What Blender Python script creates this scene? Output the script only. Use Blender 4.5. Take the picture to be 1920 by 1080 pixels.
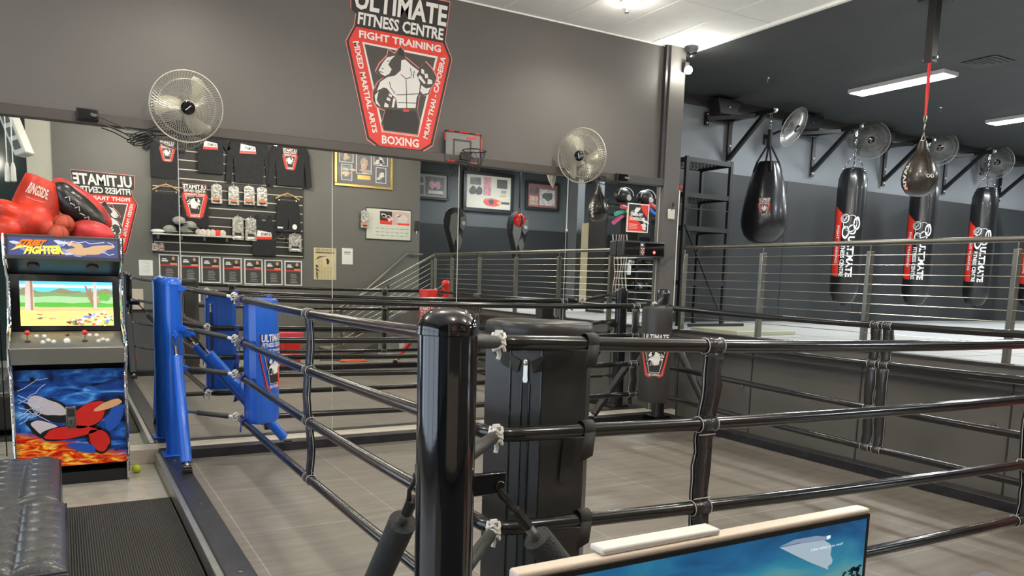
import bpy, bmesh, math, random
from mathutils import Vector, Matrix, geometry
random.seed(7)
PI = math.pi
for _o in list(bpy.data.objects): bpy.data.objects.remove(_o)
scn = bpy.context.scene
COL = scn.collection

# ------------------------------------------------------------------ camera
FPX, PCX, PCY, EYE = 1463.81, 960.0, 708.75, 1.5       # focal length in px, principal point, eye height
YAW, PITCH, ROLL = map(math.radians, (29.994, 7.314, 1.705))
_f0 = Vector((math.sin(YAW), math.cos(YAW), 0)); _r0 = Vector((math.cos(YAW), -math.sin(YAW), 0)); _u0 = Vector((0, 0, 1))
CF = _f0 * math.cos(PITCH) - _u0 * math.sin(PITCH); _u = _u0 * math.cos(PITCH) + _f0 * math.sin(PITCH)
CR = _r0 * math.cos(ROLL) + _u * math.sin(ROLL); CU = _u * math.cos(ROLL) - _r0 * math.sin(ROLL)
cam_d = bpy.data.cameras.new('camera'); cam = bpy.data.objects.new('camera', cam_d); COL.objects.link(cam)
cam_d.sensor_width = 36.0; cam_d.lens = FPX / 1920 * 36.0; cam_d.shift_y = (PCY - 540) / 1920; cam_d.clip_start = 0.05
m = Matrix((CR, CU, -CF)).transposed().to_4x4(); m.translation = (0, 0, EYE); cam.matrix_world = m
scn.camera = cam
def at(px, py, ax, v):
    """where the sight line through a measured photo point meets the plane x/y/z (ax 0/1/2) = v"""
    d = CF + CR * ((px - PCX) / FPX) - CU * ((py - PCY) / FPX)
    t = (v - (EYE if ax == 2 else 0)) / d[ax]
    return Vector((0, 0, EYE)) + d * t

# ------------------------------------------------------------------ view, world, lamps of the place
scn.view_settings.view_transform = 'Standard'; scn.view_settings.look = 'None'
scn.view_settings.exposure = 0.0; scn.view_settings.gamma = 1.0; scn.view_settings.use_curve_mapping = False
wd = bpy.data.worlds.new('world'); scn.world = wd; wd.use_nodes = True
wd.node_tree.nodes['Background'].inputs[0].default_value = (0.72, 0.84, 1.0, 1); wd.node_tree.nodes['Background'].inputs[1].default_value = 3.2     # overcast daylight outside the shopfront window
CEIL = 4.117
def lamp(name, kind, loc, power, col, size=.1, size_y=None, rot=(0, 0, 0)):
    l = bpy.data.lights.new(name, kind); l.energy = power; l.color = col
    if kind == 'POINT': l.shadow_soft_size = size
    if kind == 'SPOT': l.shadow_soft_size = size; l.spot_size = math.radians(150); l.spot_blend = .8
    if kind == 'AREA':
        l.shape = 'RECTANGLE' if size_y else 'DISK'; l.size = size
        if size_y: l.size_y = size_y
    o = bpy.data.objects.new(name, l); o.location = loc; o.rotation_euler = rot; COL.objects.link(o); return o
WARM = (1.0, .93, .82); COOL = (.93, .98, 1.0)
DOWN = [(1.0, 6.0), (4.75, 6.2), (1.0, 3.2), (3.0, 3.4), (5.2, 3.4), (-1.2, 4.6), (1.0, .5), (3.2, .5), (5.4, .9)]
LINEAR = [(9.33, 6.53), (12.55, 6.53), (9.33, 2.6), (12.55, 2.6), (9.33, -1.2), (15.7, 6.53)]
for i, (x, y) in enumerate(DOWN):
    if i in (0, 1): lamp('downlight_lamp', 'SPOT', (x, y, CEIL - .06), 170, WARM, .08); lamp('downlight_glow', 'POINT', (x, y, CEIL - .16), 5, WARM, .06)
    else: lamp('downlight_lamp', 'POINT', (x, y, CEIL - .42), 64, WARM, .12)
for x, y in LINEAR: lamp('linear_lamp', 'AREA', (x, y, CEIL - .06), 100, COOL, .24, 1.25)

# ------------------------------------------------------------------ materials
MATS = {}
def mat(name, col=(.5, .5, .5), rough=.5, metal=0.0, var=.0, vs=8.0, bump=0.0, bs=60.0, emit=0.0, alpha=1.0, coat=0.0, spec=.5, stretch=None):
    if name in MATS: return MATS[name]
    M = bpy.data.materials.new(name); M.use_nodes = True; nt = M.node_tree; b = nt.nodes['Principled BSDF']
    c4 = (*col, 1)
    b.inputs['Base Color'].default_value = c4; b.inputs['Roughness'].default_value = rough; b.inputs['Metallic'].default_value = metal
    b.inputs['Specular IOR Level'].default_value = spec; b.inputs['Coat Weight'].default_value = coat; b.inputs['Coat Roughness'].default_value = .08
    if emit: b.inputs['Emission Color'].default_value = c4; b.inputs['Emission Strength'].default_value = emit
    if alpha < 1: b.inputs['Alpha'].default_value = alpha
    tc = nt.nodes.new('ShaderNodeTexCoord'); mp = nt.nodes.new('ShaderNodeMapping'); nt.links.new(tc.outputs['Object'], mp.inputs[0])
    if stretch: mp.inputs['Scale'].default_value = stretch
    if var:
        n = nt.nodes.new('ShaderNodeTexNoise'); n.inputs['Scale'].default_value = vs; n.inputs['Detail'].default_value = 4
        nt.links.new(mp.outputs[0], n.inputs['Vector'])
        r = nt.nodes.new('ShaderNodeValToRGB'); r.color_ramp.elements[0].position = .3; r.color_ramp.elements[1].position = .7
        r.color_ramp.elements[0].color = (*[c * (1 - var) for c in col], 1); r.color_ramp.elements[1].color = (*[min(1, c * (1 + var)) for c in col], 1)
        nt.links.new(n.outputs['Fac'], r.inputs[0]); nt.links.new(r.outputs[0], b.inputs['Base Color'])
    if bump:
        n2 = nt.nodes.new('ShaderNodeTexNoise'); n2.inputs['Scale'].default_value = bs; n2.inputs['Detail'].default_value = 3
        nt.links.new(mp.outputs[0], n2.inputs['Vector'])
        bp = nt.nodes.new('ShaderNodeBump'); bp.inputs['Strength'].default_value = bump; bp.inputs['Distance'].default_value = .01
        nt.links.new(n2.outputs['Fac'], bp.inputs['Height']); nt.links.new(bp.outputs[0], b.inputs['Normal'])
    MATS[name] = M; return M
blackvinyl = mat('black_vinyl', (.013, .013, .014), .22, bump=.15, bs=25, coat=.25)
blacksatin = mat('black_satin', (.018, .018, .019), .42, var=.15)
blackcloth = mat('black_cloth', (.016, .016, .018), .85, var=.3, vs=20, bump=.3, bs=200)
padblack = mat('pad_black_vinyl', (.036, .034, .031), .36, bump=.1, bs=18)
blackgloss = mat('black_gloss', (.005, .005, .006), .07, bump=.06, bs=9, coat=.6)
bluevinyl = mat('blue_vinyl', (.012, .12, .62), .3, bump=.12, bs=20, coat=.2)
bluedark = mat('blue_strap', (.03, .05, .3), .6)
redvinyl = mat('red_vinyl', (.6, .02, .015), .35, bump=.1)
redflat = mat('sign_red', (.75, .035, .02), .45)
whiteflat = mat('sign_white', (.8, .78, .74), .5)
blackflat = mat('sign_black', (.02, .019, .018), .5)
darkgrey = mat('sign_dark_grey', (.065, .055, .05), .5)
midgrey = mat('print_grey', (.3, .3, .3), .5)
steel = mat('steel', (.55, .54, .5), .25, 1.0, var=.08)
railsteel = mat('rail_steel', (.27, .26, .22), .36, 1.0, var=.1)
chrome = mat('chrome', (.85, .85, .86), .08, 1.0, bump=.4, bs=14)
whiteplastic = mat('white_plastic', (.75, .75, .72), .4)
whiterope = mat('white_cord', (.7, .68, .62), .6)
paper = mat('paper', (.72, .72, .68), .7, var=.03)
wood = mat('hanger_wood', (.5, .28, .1), .5, var=.2, vs=30)
brassgold = mat('gold_frame', (.55, .38, .12), .35, .6, var=.3, vs=40)
clearplast = mat('clear_packaging', (.55, .55, .55), .15, alpha=.45, bump=1.0, bs=40)
orange = mat('pack_orange', (.8, .18, .05), .5)
skin = mat('print_skin_tone', (.6, .33, .2), .6)

# ------------------------------------------------------------------ mesh builder
_tc = {}
def text_geo(s, bold=.02):
    k = (s, bold)
    if k in _tc: return _tc[k]
    cu = bpy.data.curves.new('t', 'FONT'); cu.body = s; cu.offset = bold; cu.resolution_u = 2; cu.fill_mode = 'FRONT' if hasattr(cu, 'fill_mode') else cu.fill_mode
    cu.dimensions = '2D'
    o = bpy.data.objects.new('t', cu); COL.objects.link(o); dg = bpy.context.evaluated_depsgraph_get(); me = o.evaluated_get(dg).to_mesh()
    vs = [(v.co.x, v.co.y) for v in me.vertices]; fs = [tuple(p.vertices) for p in me.polygons]
    o.evaluated_get(dg).to_mesh_clear(); bpy.data.objects.remove(o); bpy.data.curves.remove(cu)
    x0 = min(v[0] for v in vs); x1 = max(v[0] for v in vs); y0 = min(v[1] for v in vs); y1 = max(v[1] for v in vs)
    vs = [((x - x0) / (x1 - x0), (y - y0) / (y1 - y0)) for x, y in vs]
    _tc[k] = (vs, fs); return _tc[k]

class MB:
    def __init__(s): s.v = []; s.f = []; s.m = []
    def add(s, vs, fs, m=0):
        b = len(s.v); s.v += [tuple(v) for v in vs]; s.f += [tuple(i + b for i in f) for f in fs]; s.m += [m] * len(fs); return s
    def box(s, c, sz, m=0, rot=None):
        hx, hy, hz = sz[0] / 2, sz[1] / 2, sz[2] / 2; c = Vector(c)
        vs = [Vector((x, y, z)) for x in (-hx, hx) for y in (-hy, hy) for z in (-hz, hz)]
        if rot is not None: vs = [rot @ v for v in vs]
        return s.add([c + v for v in vs], [(0, 1, 3, 2), (4, 6, 7, 5), (0, 4, 5, 1), (2, 3, 7, 6), (0, 2, 6, 4), (1, 5, 7, 3)], m)
    def b2(s, p, q, m=0): return s.box([(a + b) / 2 for a, b in zip(p, q)], [abs(a - b) for a, b in zip(p, q)], m)
    def beam(s, p, q, w, h, m=0, up=(0, 0, 1)):
        p = Vector(p); q = Vector(q); z = (q - p); L = z.length; z = z / L; x = Vector(up).cross(z)
        if x.length < 1e-4: x = Vector((1, 0, 0)).cross(z)
        x.normalize(); y = z.cross(x); R = Matrix((x, y, z)).transposed()
        return s.box((p + q) / 2, (w, h, L), m, R)
    def frustum(s, p, q, r0, r1, n=16, m=0, caps=True):
        p = Vector(p); q = Vector(q); z = (q - p).normalized(); x = z.orthogonal().normalized(); y = z.cross(x); vs = []
        for c, r in ((p, r0), (q, r1)):
            for i in range(n): a = 2 * PI * i / n; vs.append(c + (x * math.cos(a) + y * math.sin(a)) * r)
        fs = [(i, (i + 1) % n, n + (i + 1) % n, n + i) for i in range(n)]
        if caps: fs += [tuple(range(n - 1, -1, -1)), tuple(range(n, 2 * n))]
        return s.add(vs, fs, m)
    def tube(s, pts, r, n=8, m=0, closed=False, flat=1.0):
        pts = [Vector(p) for p in pts]; N = len(pts); vs = []; x = None
        for i, p in enumerate(pts):
            a = pts[(i - 1) % N] if (closed or i > 0) else p; b = pts[(i + 1) % N] if (closed or i < N - 1) else p
            t = (b - a).normalized() if (b - a).length > 1e-9 else Vector((0, 0, 1))
            if x is None: x = t.orthogonal().normalized() if abs(t.z) > .9 else Vector((0, 0, 1)).cross(t).normalized()
            x = (x - t * x.dot(t)).normalized(); y = t.cross(x); rr = r[i] if isinstance(r, (list, tuple)) else r
            for k in range(n): g = 2 * PI * k / n; vs.append(p + (x * math.cos(g) + y * math.sin(g) * flat) * rr)
        fs = []
        for i in range(N if closed else N - 1):
            j = (i + 1) % N
            for k in range(n): l = (k + 1) % n; fs.append((i * n + k, i * n + l, j * n + l, j * n + k))
        if not closed: fs += [tuple(range(n - 1, -1, -1)), tuple((N - 1) * n + k for k in range(n))]
        return s.add(vs, fs, m)
    def lathe(s, prof, c=(0, 0, 0), n=24, m=0, R=None, wob=None):
        c = Vector(c); vs = []
        for j, (r, z) in enumerate(prof):
            for i in range(n):
                a = 2 * PI * i / n; rr = r * (wob(a, z) if wob else 1); v = Vector((rr * math.cos(a), rr * math.sin(a), z))
                vs.append(c + (R @ v if R is not None else v))
        P = len(prof); fs = [(j * n + i, j * n + (i + 1) % n, (j + 1) * n + (i + 1) % n, (j + 1) * n + i) for j in range(P - 1) for i in range(n)]
        fs += [tuple(range(n - 1, -1, -1)), tuple((P - 1) * n + i for i in range(n))]
        return s.add(vs, fs, m)
    def ball(s, c, r, n=16, m=0, R=None):
        if not isinstance(r, (tuple, list)): r = (r, r, r)
        c = Vector(c); vs = []; h = n // 2
        for j in range(1, h):
            t = PI * j / h
            for i in range(n):
                a = 2 * PI * i / n; v = Vector((r[0] * math.sin(t) * math.cos(a), r[1] * math.sin(t) * math.sin(a), r[2] * math.cos(t))); vs.append(c + (R @ v if R is not None else v))
        T = len(vs); top = Vector((0, 0, r[2])); bot = Vector((0, 0, -r[2]))
        vs += [c + (R @ top if R is not None else top), c + (R @ bot if R is not None else bot)]
        fs = [(j * n + i, (j + 1) * n + i, (j + 1) * n + (i + 1) % n, j * n + (i + 1) % n) for j in range(h - 2) for i in range(n)]
        fs += [(T, i, (i + 1) % n) for i in range(n)] + [(T + 1, (h - 2) * n + (i + 1) % n, (h - 2) * n + i) for i in range(n)]
        return s.add(vs, fs, m)
    # flat prints: fn(u, v, h) -> world point
    def poly(s, pts, fn, h=0.0, m=0):
        tr = geometry.tessellate_polygon([[Vector((p[0], p[1], 0)) for p in pts]])
        return s.add([fn(p[0], p[1], h) for p in pts], tr, m)
    def prism(s, pts, fn, h0, h1, m=0, m2=None):
        n = len(pts); tr = geometry.tessellate_polygon([[Vector((p[0], p[1], 0)) for p in pts]])
        vs = [fn(p[0], p[1], h0) for p in pts] + [fn(p[0], p[1], h1) for p in pts]
        s.add(vs, [(i, (i + 1) % n, n + (i + 1) % n, n + i) for i in range(n)] + [tuple(reversed(t)) for t in tr], m)
        return s.add(vs, [tuple(i + n for i in t) for t in tr], m if m2 is None else m2)
    def rect(s, u0, v0, u1, v1, fn, h=0.0, m=0): return s.poly([(u0, v0), (u1, v0), (u1, v1), (u0, v1)], fn, h, m)
    def line(s, p, q, w, fn, h=0.0, m=0):
        d = Vector((q[0] - p[0], q[1] - p[1])); d.normalize(); n = (-d.y * w / 2, d.x * w / 2)
        return s.poly([(p[0] + n[0], p[1] + n[1]), (p[0] - n[0], p[1] - n[1]), (q[0] - n[0], q[1] - n[1]), (q[0] + n[0], q[1] + n[1])], fn, h, m)
    def text(s, t, quad, fn, h=0.0, m=0, bold=.02):
        """quad: BL, BR, TR, TL corners in (u, v)"""
        vs, fs = text_geo(t, bold); a, b, c, d = quad; o = []
        for x, y in vs:
            u = (a[0] * (1 - x) + b[0] * x) * (1 - y) + (d[0] * (1 - x) + c[0] * x) * y
            v = (a[1] * (1 - x) + b[1] * x) * (1 - y) + (d[1] * (1 - x) + c[1] * x) * y
            o.append(fn(u, v, h))
        return s.add(o, fs, m)
    def textb(s, t, u0, v0, u1, v1, fn, h=0.0, m=0, bold=.02, sh=0.0):
        k = (v1 - v0) * sh; return s.text(t, [(u0, v0), (u1, v0), (u1 + k, v1), (u0 + k, v1)], fn, h, m, bold)
    def build(s, name, mats, parent=None, bevel=0, seg=2, sub=0, remesh=0, smooth=True, ang=40, orient=True):
        me = bpy.data.meshes.new(name); me.from_pydata(s.v, [], s.f)
        if not isinstance(mats, (list, tuple)): mats = [mats]
        for x in mats: me.materials.append(x)
        me.polygons.foreach_set('material_index', s.m); me.update()
        if orient:
            bm = bmesh.new(); bm.from_mesh(me); bmesh.ops.recalc_face_normals(bm, faces=bm.faces); bm.to_mesh(me); bm.free()
        if smooth:
            me.shade_smooth()
            if not sub and not remesh: me.set_sharp_from_angle(angle=math.radians(ang))
        o = bpy.data.objects.new(name, me); COL.objects.link(o)
        if parent is not None:
            o.parent = parent; w = Matrix.Translation(parent.location) @ parent.rotation_euler.to_matrix().to_4x4() if parent.type == 'EMPTY' else None
            if parent.type == 'EMPTY': o.matrix_parent_inverse = w.inverted()
        if remesh:
            r = o.modifiers.new('r', 'REMESH'); r.mode = 'VOXEL'; r.voxel_size = remesh; r.use_smooth_shade = True
            q = o.modifiers.new('s', 'SMOOTH'); q.iterations = 12; q.factor = .6
        if bevel:
            b = o.modifiers.new('b', 'BEVEL'); b.width = bevel; b.segments = seg; b.limit_method = 'ANGLE'; b.angle_limit = math.radians(35)
        if sub: q = o.modifiers.new('u', 'SUBSURF'); q.levels = sub; q.render_levels = sub
        return o
def tag(o, label, cat, group=None, kind=None):
    o['label'] = label; o['category'] = cat
    if group: o['group'] = group
    if kind: o['kind'] = kind
    return o
def thing(name, label, cat, loc, group=None):
    o = bpy.data.objects.new(name, None); o.location = loc; o.empty_display_size = .1; COL.objects.link(o)
    return tag(o, label, cat, group)
def struct(mb, name, mats, **k): o = mb.build(name, mats, **k); o['kind'] = 'structure'; return o
def dup(root, loc, label=None, rotz=None, group=None):
    r = root.copy(); COL.objects.link(r); r.location = loc
    if rotz is not None: r.rotation_euler = (0, 0, rotz)
    if label: r['label'] = label
    if group: r['group'] = group
    def rec(src, dst):
        for ch in list(src.children):
            c = ch.copy(); COL.objects.link(c); c.parent = dst; c.matrix_parent_inverse = ch.matrix_parent_inverse.copy(); rec(ch, c)
    rec(root, r); return r
def planeY(x0, y0, z0, face=-1, s=1.0):
    """print on a wall y = y0; face -1 looks toward -y (reads left to right along +x), +1 looks toward +y"""
    return lambda u, v, h: (x0 - face * u * s, y0 + face * h, z0 + v * s)
def cylmap(c, r, a0, z0, s=1.0):
    """print wrapped on a vertical cylinder; a0 = angle the print faces"""
    return lambda u, v, h: (c[0] + (r + h) * math.cos(a0 + u * s / r), c[1] + (r + h) * math.sin(a0 + u * s / r), z0 + v * s)
def subdiv(mb, L):
    """split long edges so that prints follow curved pads"""
    return mb

# ------------------------------------------------------------------ the gym's shield emblem (metres, centred)
LG = dict(
 outer=[(-.479,.85),(-.474,.626),(-.427,.594),(-.444,.487),(-.521,.341),(-.316,-.496),(-.199,-.563),(.225,-.56),(.346,-.479),(.533,.349),(.459,.499),(.503,.87)],
 red=[(-.421,.478),(.432,.479),(.501,.344),(.318,-.461),(.213,-.53),(-.192,-.536),(-.295,-.468),(-.491,.346)],
 white=[(-.365,.357),(.38,.348),(.195,-.413),(-.171,-.411)], inner=[(-.345,.341),(.355,.329),(.179,-.395),(-.155,-.393)],
 sil=[(-.237,.118),(-.199,.193),(-.129,.269),(-.116,.331),(-.057,.301),(.003,.376),(.043,.332),(.049,.288),(.141,.236),(.187,.207),(.25,.279),(.315,.232),(.369,.157),(.352,.103),(.312,.055),(.295,-.004),(.238,-.033),(.203,-.022),(.191,-.055),(.176,-.16),(.206,-.271),(.185,-.393),(.013,-.393),(-.155,-.393),(-.178,-.327),(-.141,-.211),(-.224,-.191),(-.262,-.136),(-.263,-.066),(-.214,.031),(-.16,.074),(-.215,.101)],
 head=[(-.21,.132),(-.172,.203),(-.129,.259),(-.051,.287),(-.095,.24),(-.117,.196),(-.083,.161),(-.105,.118),(-.149,.091),(-.188,.105)],
 torso=[(-.193,.034),(-.127,.084),(-.049,.111),(.006,.165),(.01,.256),(.05,.268),(.118,.222),(.188,.187),(.165,.148),(.201,.081),(.191,-.013),(.168,-.058),(.158,-.152),(-.024,-.175),(-.036,-.095),(-.092,-.052),(-.126,-.016),(-.159,-.011),(-.225,-.05)],
 arm=[(.213,.062),(.265,.038),(.306,.055),(.284,0),(.231,-.018),(.202,.009)],
 k1=[(.21,.211),(.239,.205),(.244,.164),(.211,.17)], k2=[(.244,.17),(.275,.176),(.284,.139),(.252,.13)], k3=[(.278,.131),(.323,.124),(.327,.089),(.276,.079)], k4=[(.194,.152),(.211,.144),(.259,.089),(.242,.076),(.179,.129)],
 f1=[(-.109,-.055),(-.075,-.07),(-.081,-.089),(-.109,-.08)], f2=[(-.125,-.092),(-.092,-.101),(-.094,-.126),(-.131,-.118)], f3=[(-.147,-.141),(-.111,-.156),(-.113,-.182),(-.155,-.184)], f4=[(-.064,-.089),(-.042,-.096),(-.058,-.175),(-.08,-.178)],
 cres=[(-.246,-.094),(-.208,-.05),(-.226,-.131),(-.185,-.191),(-.235,-.162)])
LGM = [blackflat, redflat, whiteflat, darkgrey, mat('sign_pink_edge', (.8, .25, .22), .5)]
def scale_poly(ps, k, c=(0, 0)): return [((p[0] - c[0]) * k + c[0], (p[1] - c[1]) * k + c[1]) for p in ps]
def emblem(mb, fn, o=0, small=False, e=.0012):
    """adds the shield to mb; material slots start at o: black, red, white, dark grey, pink"""
    B, R, W, D, P = range(o, o + 5)
    c = (.01, .15)
    mb.poly(scale_poly(LG['outer'], 1.0, c), fn, e, P); mb.poly(scale_poly(LG['outer'], .985, c), fn, 2 * e, B)
    mb.textb('ULTIMATE', -.44, .63, .46, .82, fn, 3 * e, W, .03, .08); mb.textb('FITNESS CENTRE', -.41, .502, .43, .61, fn, 3 * e, W, .03, .08)
    mb.poly(LG['red'], fn, 3 * e, R); mb.poly(LG['white'], fn, 4 * e, W); mb.poly(LG['inner'], fn, 5 * e, D)
    mb.textb('FIGHT TRAINING', -.395, .388, .41, .454, fn, 4 * e, W, .03); mb.textb('BOXING', -.172, -.512, .198, -.435, fn, 4 * e, W, .03)
    if not small:
        mb.text('MIXED MARTIAL ARTS', [(-.453, .345), (-.262, -.43), (-.213, -.42), (-.398, .358)], fn, 4 * e, W, .03)
        mb.text('MUAY THAI - CAPOEIRA', [(.288, -.425), (.465, .35), (.412, .362), (.24, -.412)], fn, 4 * e, W, .03)
        mb.poly(scale_poly(LG['sil'], 1.035, (.04, .0)), fn, 5.5 * e, P)
    mb.poly(LG['sil'], fn, 6 * e, B if small else D)
    for k in ('head', 'torso', 'arm', 'k1', 'k2', 'k3', 'k4', 'f1', 'f2', 'f3', 'f4', 'cres'): mb.poly(LG[k], fn, 7 * e, W)
    mb.poly([(-.02, .355), (.003, .37), (.035, .33), (.035, .29), (-.02, .3)], fn, 7 * e, B)
    if not small:
        mb.poly([(-.141, -.2), (.159, -.183), (.195, -.282), (.173, -.384), (-.15, -.388), (-.16, -.326)], fn, 7 * e, B)
        for p, q in (((.058,.091),(.067,-.041)), ((-.036,-.06),(.065,-.043)), ((.065,-.043),(.191,-.018)), ((-.024,-.127),(.169,-.107)), ((.065,-.043),(.069,-.164)), ((-.104,.047),(-.093,-.002)), ((-.093,-.002),(-.048,-.051)), ((.006,.129),(.058,.096)), ((.058,.096),(.108,.119)), ((-.13,.222),(-.108,.233)), ((-.18,.15),(-.16,.155)), ((-.2,.125),(-.165,.118)), ((.1,.2),(.115,.13)), ((.14,.18),(.13,.11))):
            mb.line(p, q, .007, fn, 8 * e, D)
    mb.poly([(.033, -.178), (.095, -.174), (.092, -.197), (.031, -.201)], fn, 8 * e, R)
    return mb
# ================================================================== THE SETTING
RF0 = .94
YM = 7.10                                  # mirror / sign wall
def wallmat(name, col, rough=.55, var=.06):
    return mat(name, col, rough, var=var, vs=1.3, bump=.05, bs=120)
taupe = wallmat('wall_charcoal_taupe', (.105, .098, .092))
merchwall = wallmat('wall_warm_charcoal', (.13, .125, .11))
uppergrey = wallmat('wall_blue_grey', (.24, .26, .28), .6)
padgrey = mat('wall_pad_charcoal', (.032, .036, .038), .45, var=.05, vs=2)
ceilwhite = mat('ceiling_tile_white', (.84, .84, .81), .8, var=.03, vs=6)
ceilblack = mat('ceiling_black', (.055, .058, .058), .6, var=.1, vs=3)
trimdark = mat('trim_dark', (.03, .028, .027), .4)
beigewall = wallmat('wall_beige', (.5, .47, .38), .6)
# concrete floor
cm = mat('polished_concrete', (.42, .4, .34), .18, var=.12, vs=9)
struct(MB().b2((-4, -4.2, -.22), (6.3, 8.7, -.12)), 'floor', [cm], smooth=False)
# ring floor of large brown-grey tiles with thin light joints
def tilemat():
    M = mat('ring_floor_tiles', (.2, .175, .145), .38); nt = M.node_tree; b = nt.nodes['Principled BSDF']
    tc = nt.nodes.new('ShaderNodeTexCoord'); mp = nt.nodes.new('ShaderNodeMapping'); nt.links.new(tc.outputs['Object'], mp.inputs[0])
    mp.inputs['Location'].default_value = (.11, .27, 0)
    br = nt.nodes.new('ShaderNodeTexBrick'); br.offset = 0; br.squash = 1; br.inputs['Scale'].default_value = 1.0; br.inputs['Brick Width'].default_value = 1.0; br.inputs['Row Height'].default_value = 1.0
    br.inputs['Mortar Size'].default_value = .004; br.inputs['Mortar Smooth'].default_value = 0; br.inputs['Color1'].default_value = (.185, .165, .14, 1); br.inputs['Color2'].default_value = (.215, .19, .16, 1); br.inputs['Mortar'].default_value = (.33, .31, .27, 1)
    nt.links.new(mp.outputs[0], br.inputs['Vector'])
    m2 = nt.nodes.new('ShaderNodeMapping'); m2.inputs['Scale'].default_value = (1, 7, 1); nt.links.new(tc.outputs['Object'], m2.inputs[0])
    n = nt.nodes.new('ShaderNodeTexNoise'); n.inputs['Scale'].default_value = 2.5; n.inputs['Detail'].default_value = 8; nt.links.new(m2.outputs[0], n.inputs['Vector'])
    r = nt.nodes.new('ShaderNodeValToRGB'); r.color_ramp.elements[0].position = .3; r.color_ramp.elements[0].color = (.8, .8, .8, 1); r.color_ramp.elements[1].position = .7; r.color_ramp.elements[1].color = (1.15, 1.15, 1.15, 1); nt.links.new(n.outputs['Fac'], r.inputs[0])
    mx = nt.nodes.new('ShaderNodeMix'); mx.data_type = 'RGBA'; mx.blend_type = 'MULTIPLY'; mx.inputs[0].default_value = 1
    nt.links.new(br.outputs['Color'], mx.inputs[6]); nt.links.new(r.outputs[0], mx.inputs[7]); nt.links.new(mx.outputs[2], b.inputs['Base Color'])
    return M
struct(MB().b2((.78, 1.74, -.12), (5.9, 6.87, -.08)), 'floor', [tilemat()], smooth=False)
# plinth under the mirror
struct(MB().b2((-3.5, 6.99, -.12), (6.3, 7.3, .0)), 'baseboard_back', [mat('plinth_concrete', (.6, .54, .45), .45, var=.1)], bevel=.004)
# sign wall above mirror, and end column
w = MB().b2((-3.5, YM, 2.6), (6.2, 8.9, CEIL)).b2((-3.5, YM + .03, -.12), (6.2, 8.9, 2.6)).b2((6.2, 7.06, -.12), (6.42, 8.9, RF0 - .01)); struct(w, 'wall_back', [taupe], smooth=False)
struct(MB().b2((5.98, 7.03, 0), (6.2, YM + .02, CEIL)), 'trim_1', [taupe], bevel=.004)
struct(MB().b2((5.93, 7.05, 2.6), (5.97, YM + .01, CEIL)), 'trim_2', [trimdark], smooth=False)
# dark trim along the top of the mirror
struct(MB().b2((-3.5, 7.04, 2.585), (6.0, YM, 2.665)), 'trim_3', [mat('mirror_trim_brown', (.05, .042, .036), .4)], bevel=.004)
# mirror in panels
mirror = mat('mirror_glass', (.86, .88, .86), .0, 1.0)
seam = mat('mirror_edge', (.55, .58, .52), .2)
xs = [-3.0, -.42, .868, 2.158, 3.427, 4.71, 5.99]
for i in range(len(xs) - 1):
    o = MB().b2((xs[i] + .004, YM - .004, .0), (xs[i + 1] - .004, YM + .005, 2.59)).build('mirror_panel', [mirror], smooth=False)
    tag(o, ['tall mirror panel at the far left behind the arcade cabinet', 'tall mirror panel reaching from the arcade cabinet to the blue corner post', 'tall mirror panel right of the blue corner post, showing the merchandise board', 'tall mirror panel under the shield sign', 'tall mirror panel below the small basketball hoop', 'last tall mirror panel beside the column, below the right wall fan'][i], 'mirror', 'mirror panels along the back wall')
struct(MB().b2((.862, YM - .003, 0), (.874, YM, 2.59)).b2((2.153, YM - .003, 0), (2.162, YM, 2.59)).b2((3.421, YM - .003, 0), (3.432, YM, 2.59)).b2((4.706, YM - .003, 0), (4.713, YM, 2.59)).b2((5.97, YM - .006, 0), (5.982, YM, 2.59)), 'trim_4', [seam], smooth=False)
# left wall
struct(MB().b2((-3.6, -4.2, -.12), (-3.5, -.9, CEIL)).b2((-3.6, 5.6, -.12), (-3.5, 8.7, CEIL)).b2((-3.6, -.9, 2.9), (-3.5, 5.6, CEIL)).b2((-3.6, -.9, -.12), (-3.5, 5.6, .1)), 'wall_left', [wallmat('wall_left_grey', (.2, .21, .19))], smooth=False)
g = MB()
for k in range(5): y = -.9 + 6.5 * k / 4; g.b2((-3.58, y - .04, .1), (-3.5, y + .04, 2.9))
g.b2((-3.58, -.9, .1), (-3.5, 5.6, .16)).b2((-3.58, -.9, 2.84), (-3.5, 5.6, 2.9)).b2((-3.58, -.9, 2.1), (-3.5, 5.6, 2.15)); struct(g, 'window_1', [trimdark], bevel=.004)
# ceilings
cl = MB().b2((-4, -4.2, CEIL), (6.3, 8.9, CEIL + .1)); struct(cl, 'ceiling', [ceilwhite], smooth=False)
g = MB()
for k in range(-6, 5): x = 5.115 + .6245 * (k - 3) + .0; g.b2((x - .006, -4, CEIL - .004), (x + .006, 7.1, CEIL), 0)
for k in range(6): y = 5.9 - 1.25 * k; g.b2((-3.5, y - .004, CEIL - .003), (6.28, y + .004, CEIL), 1)
g.b2((6.28, -4, CEIL - .03), (6.32, 7.1, CEIL + .01), 0); g.b2((-3.5, 7.085, CEIL - .012), (6.28, YM, CEIL), 0)
struct(g, 'trim_5', [mat('ceiling_grid_white', (.85, .85, .82), .5), mat('ceiling_joint', (.6, .6, .57), .7)], smooth=False)
struct(MB().b2((6.3, -4.2, CEIL + .0), (18.5, 8.9, CEIL + .1)), 'ceiling', [ceilblack], smooth=False)
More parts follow.
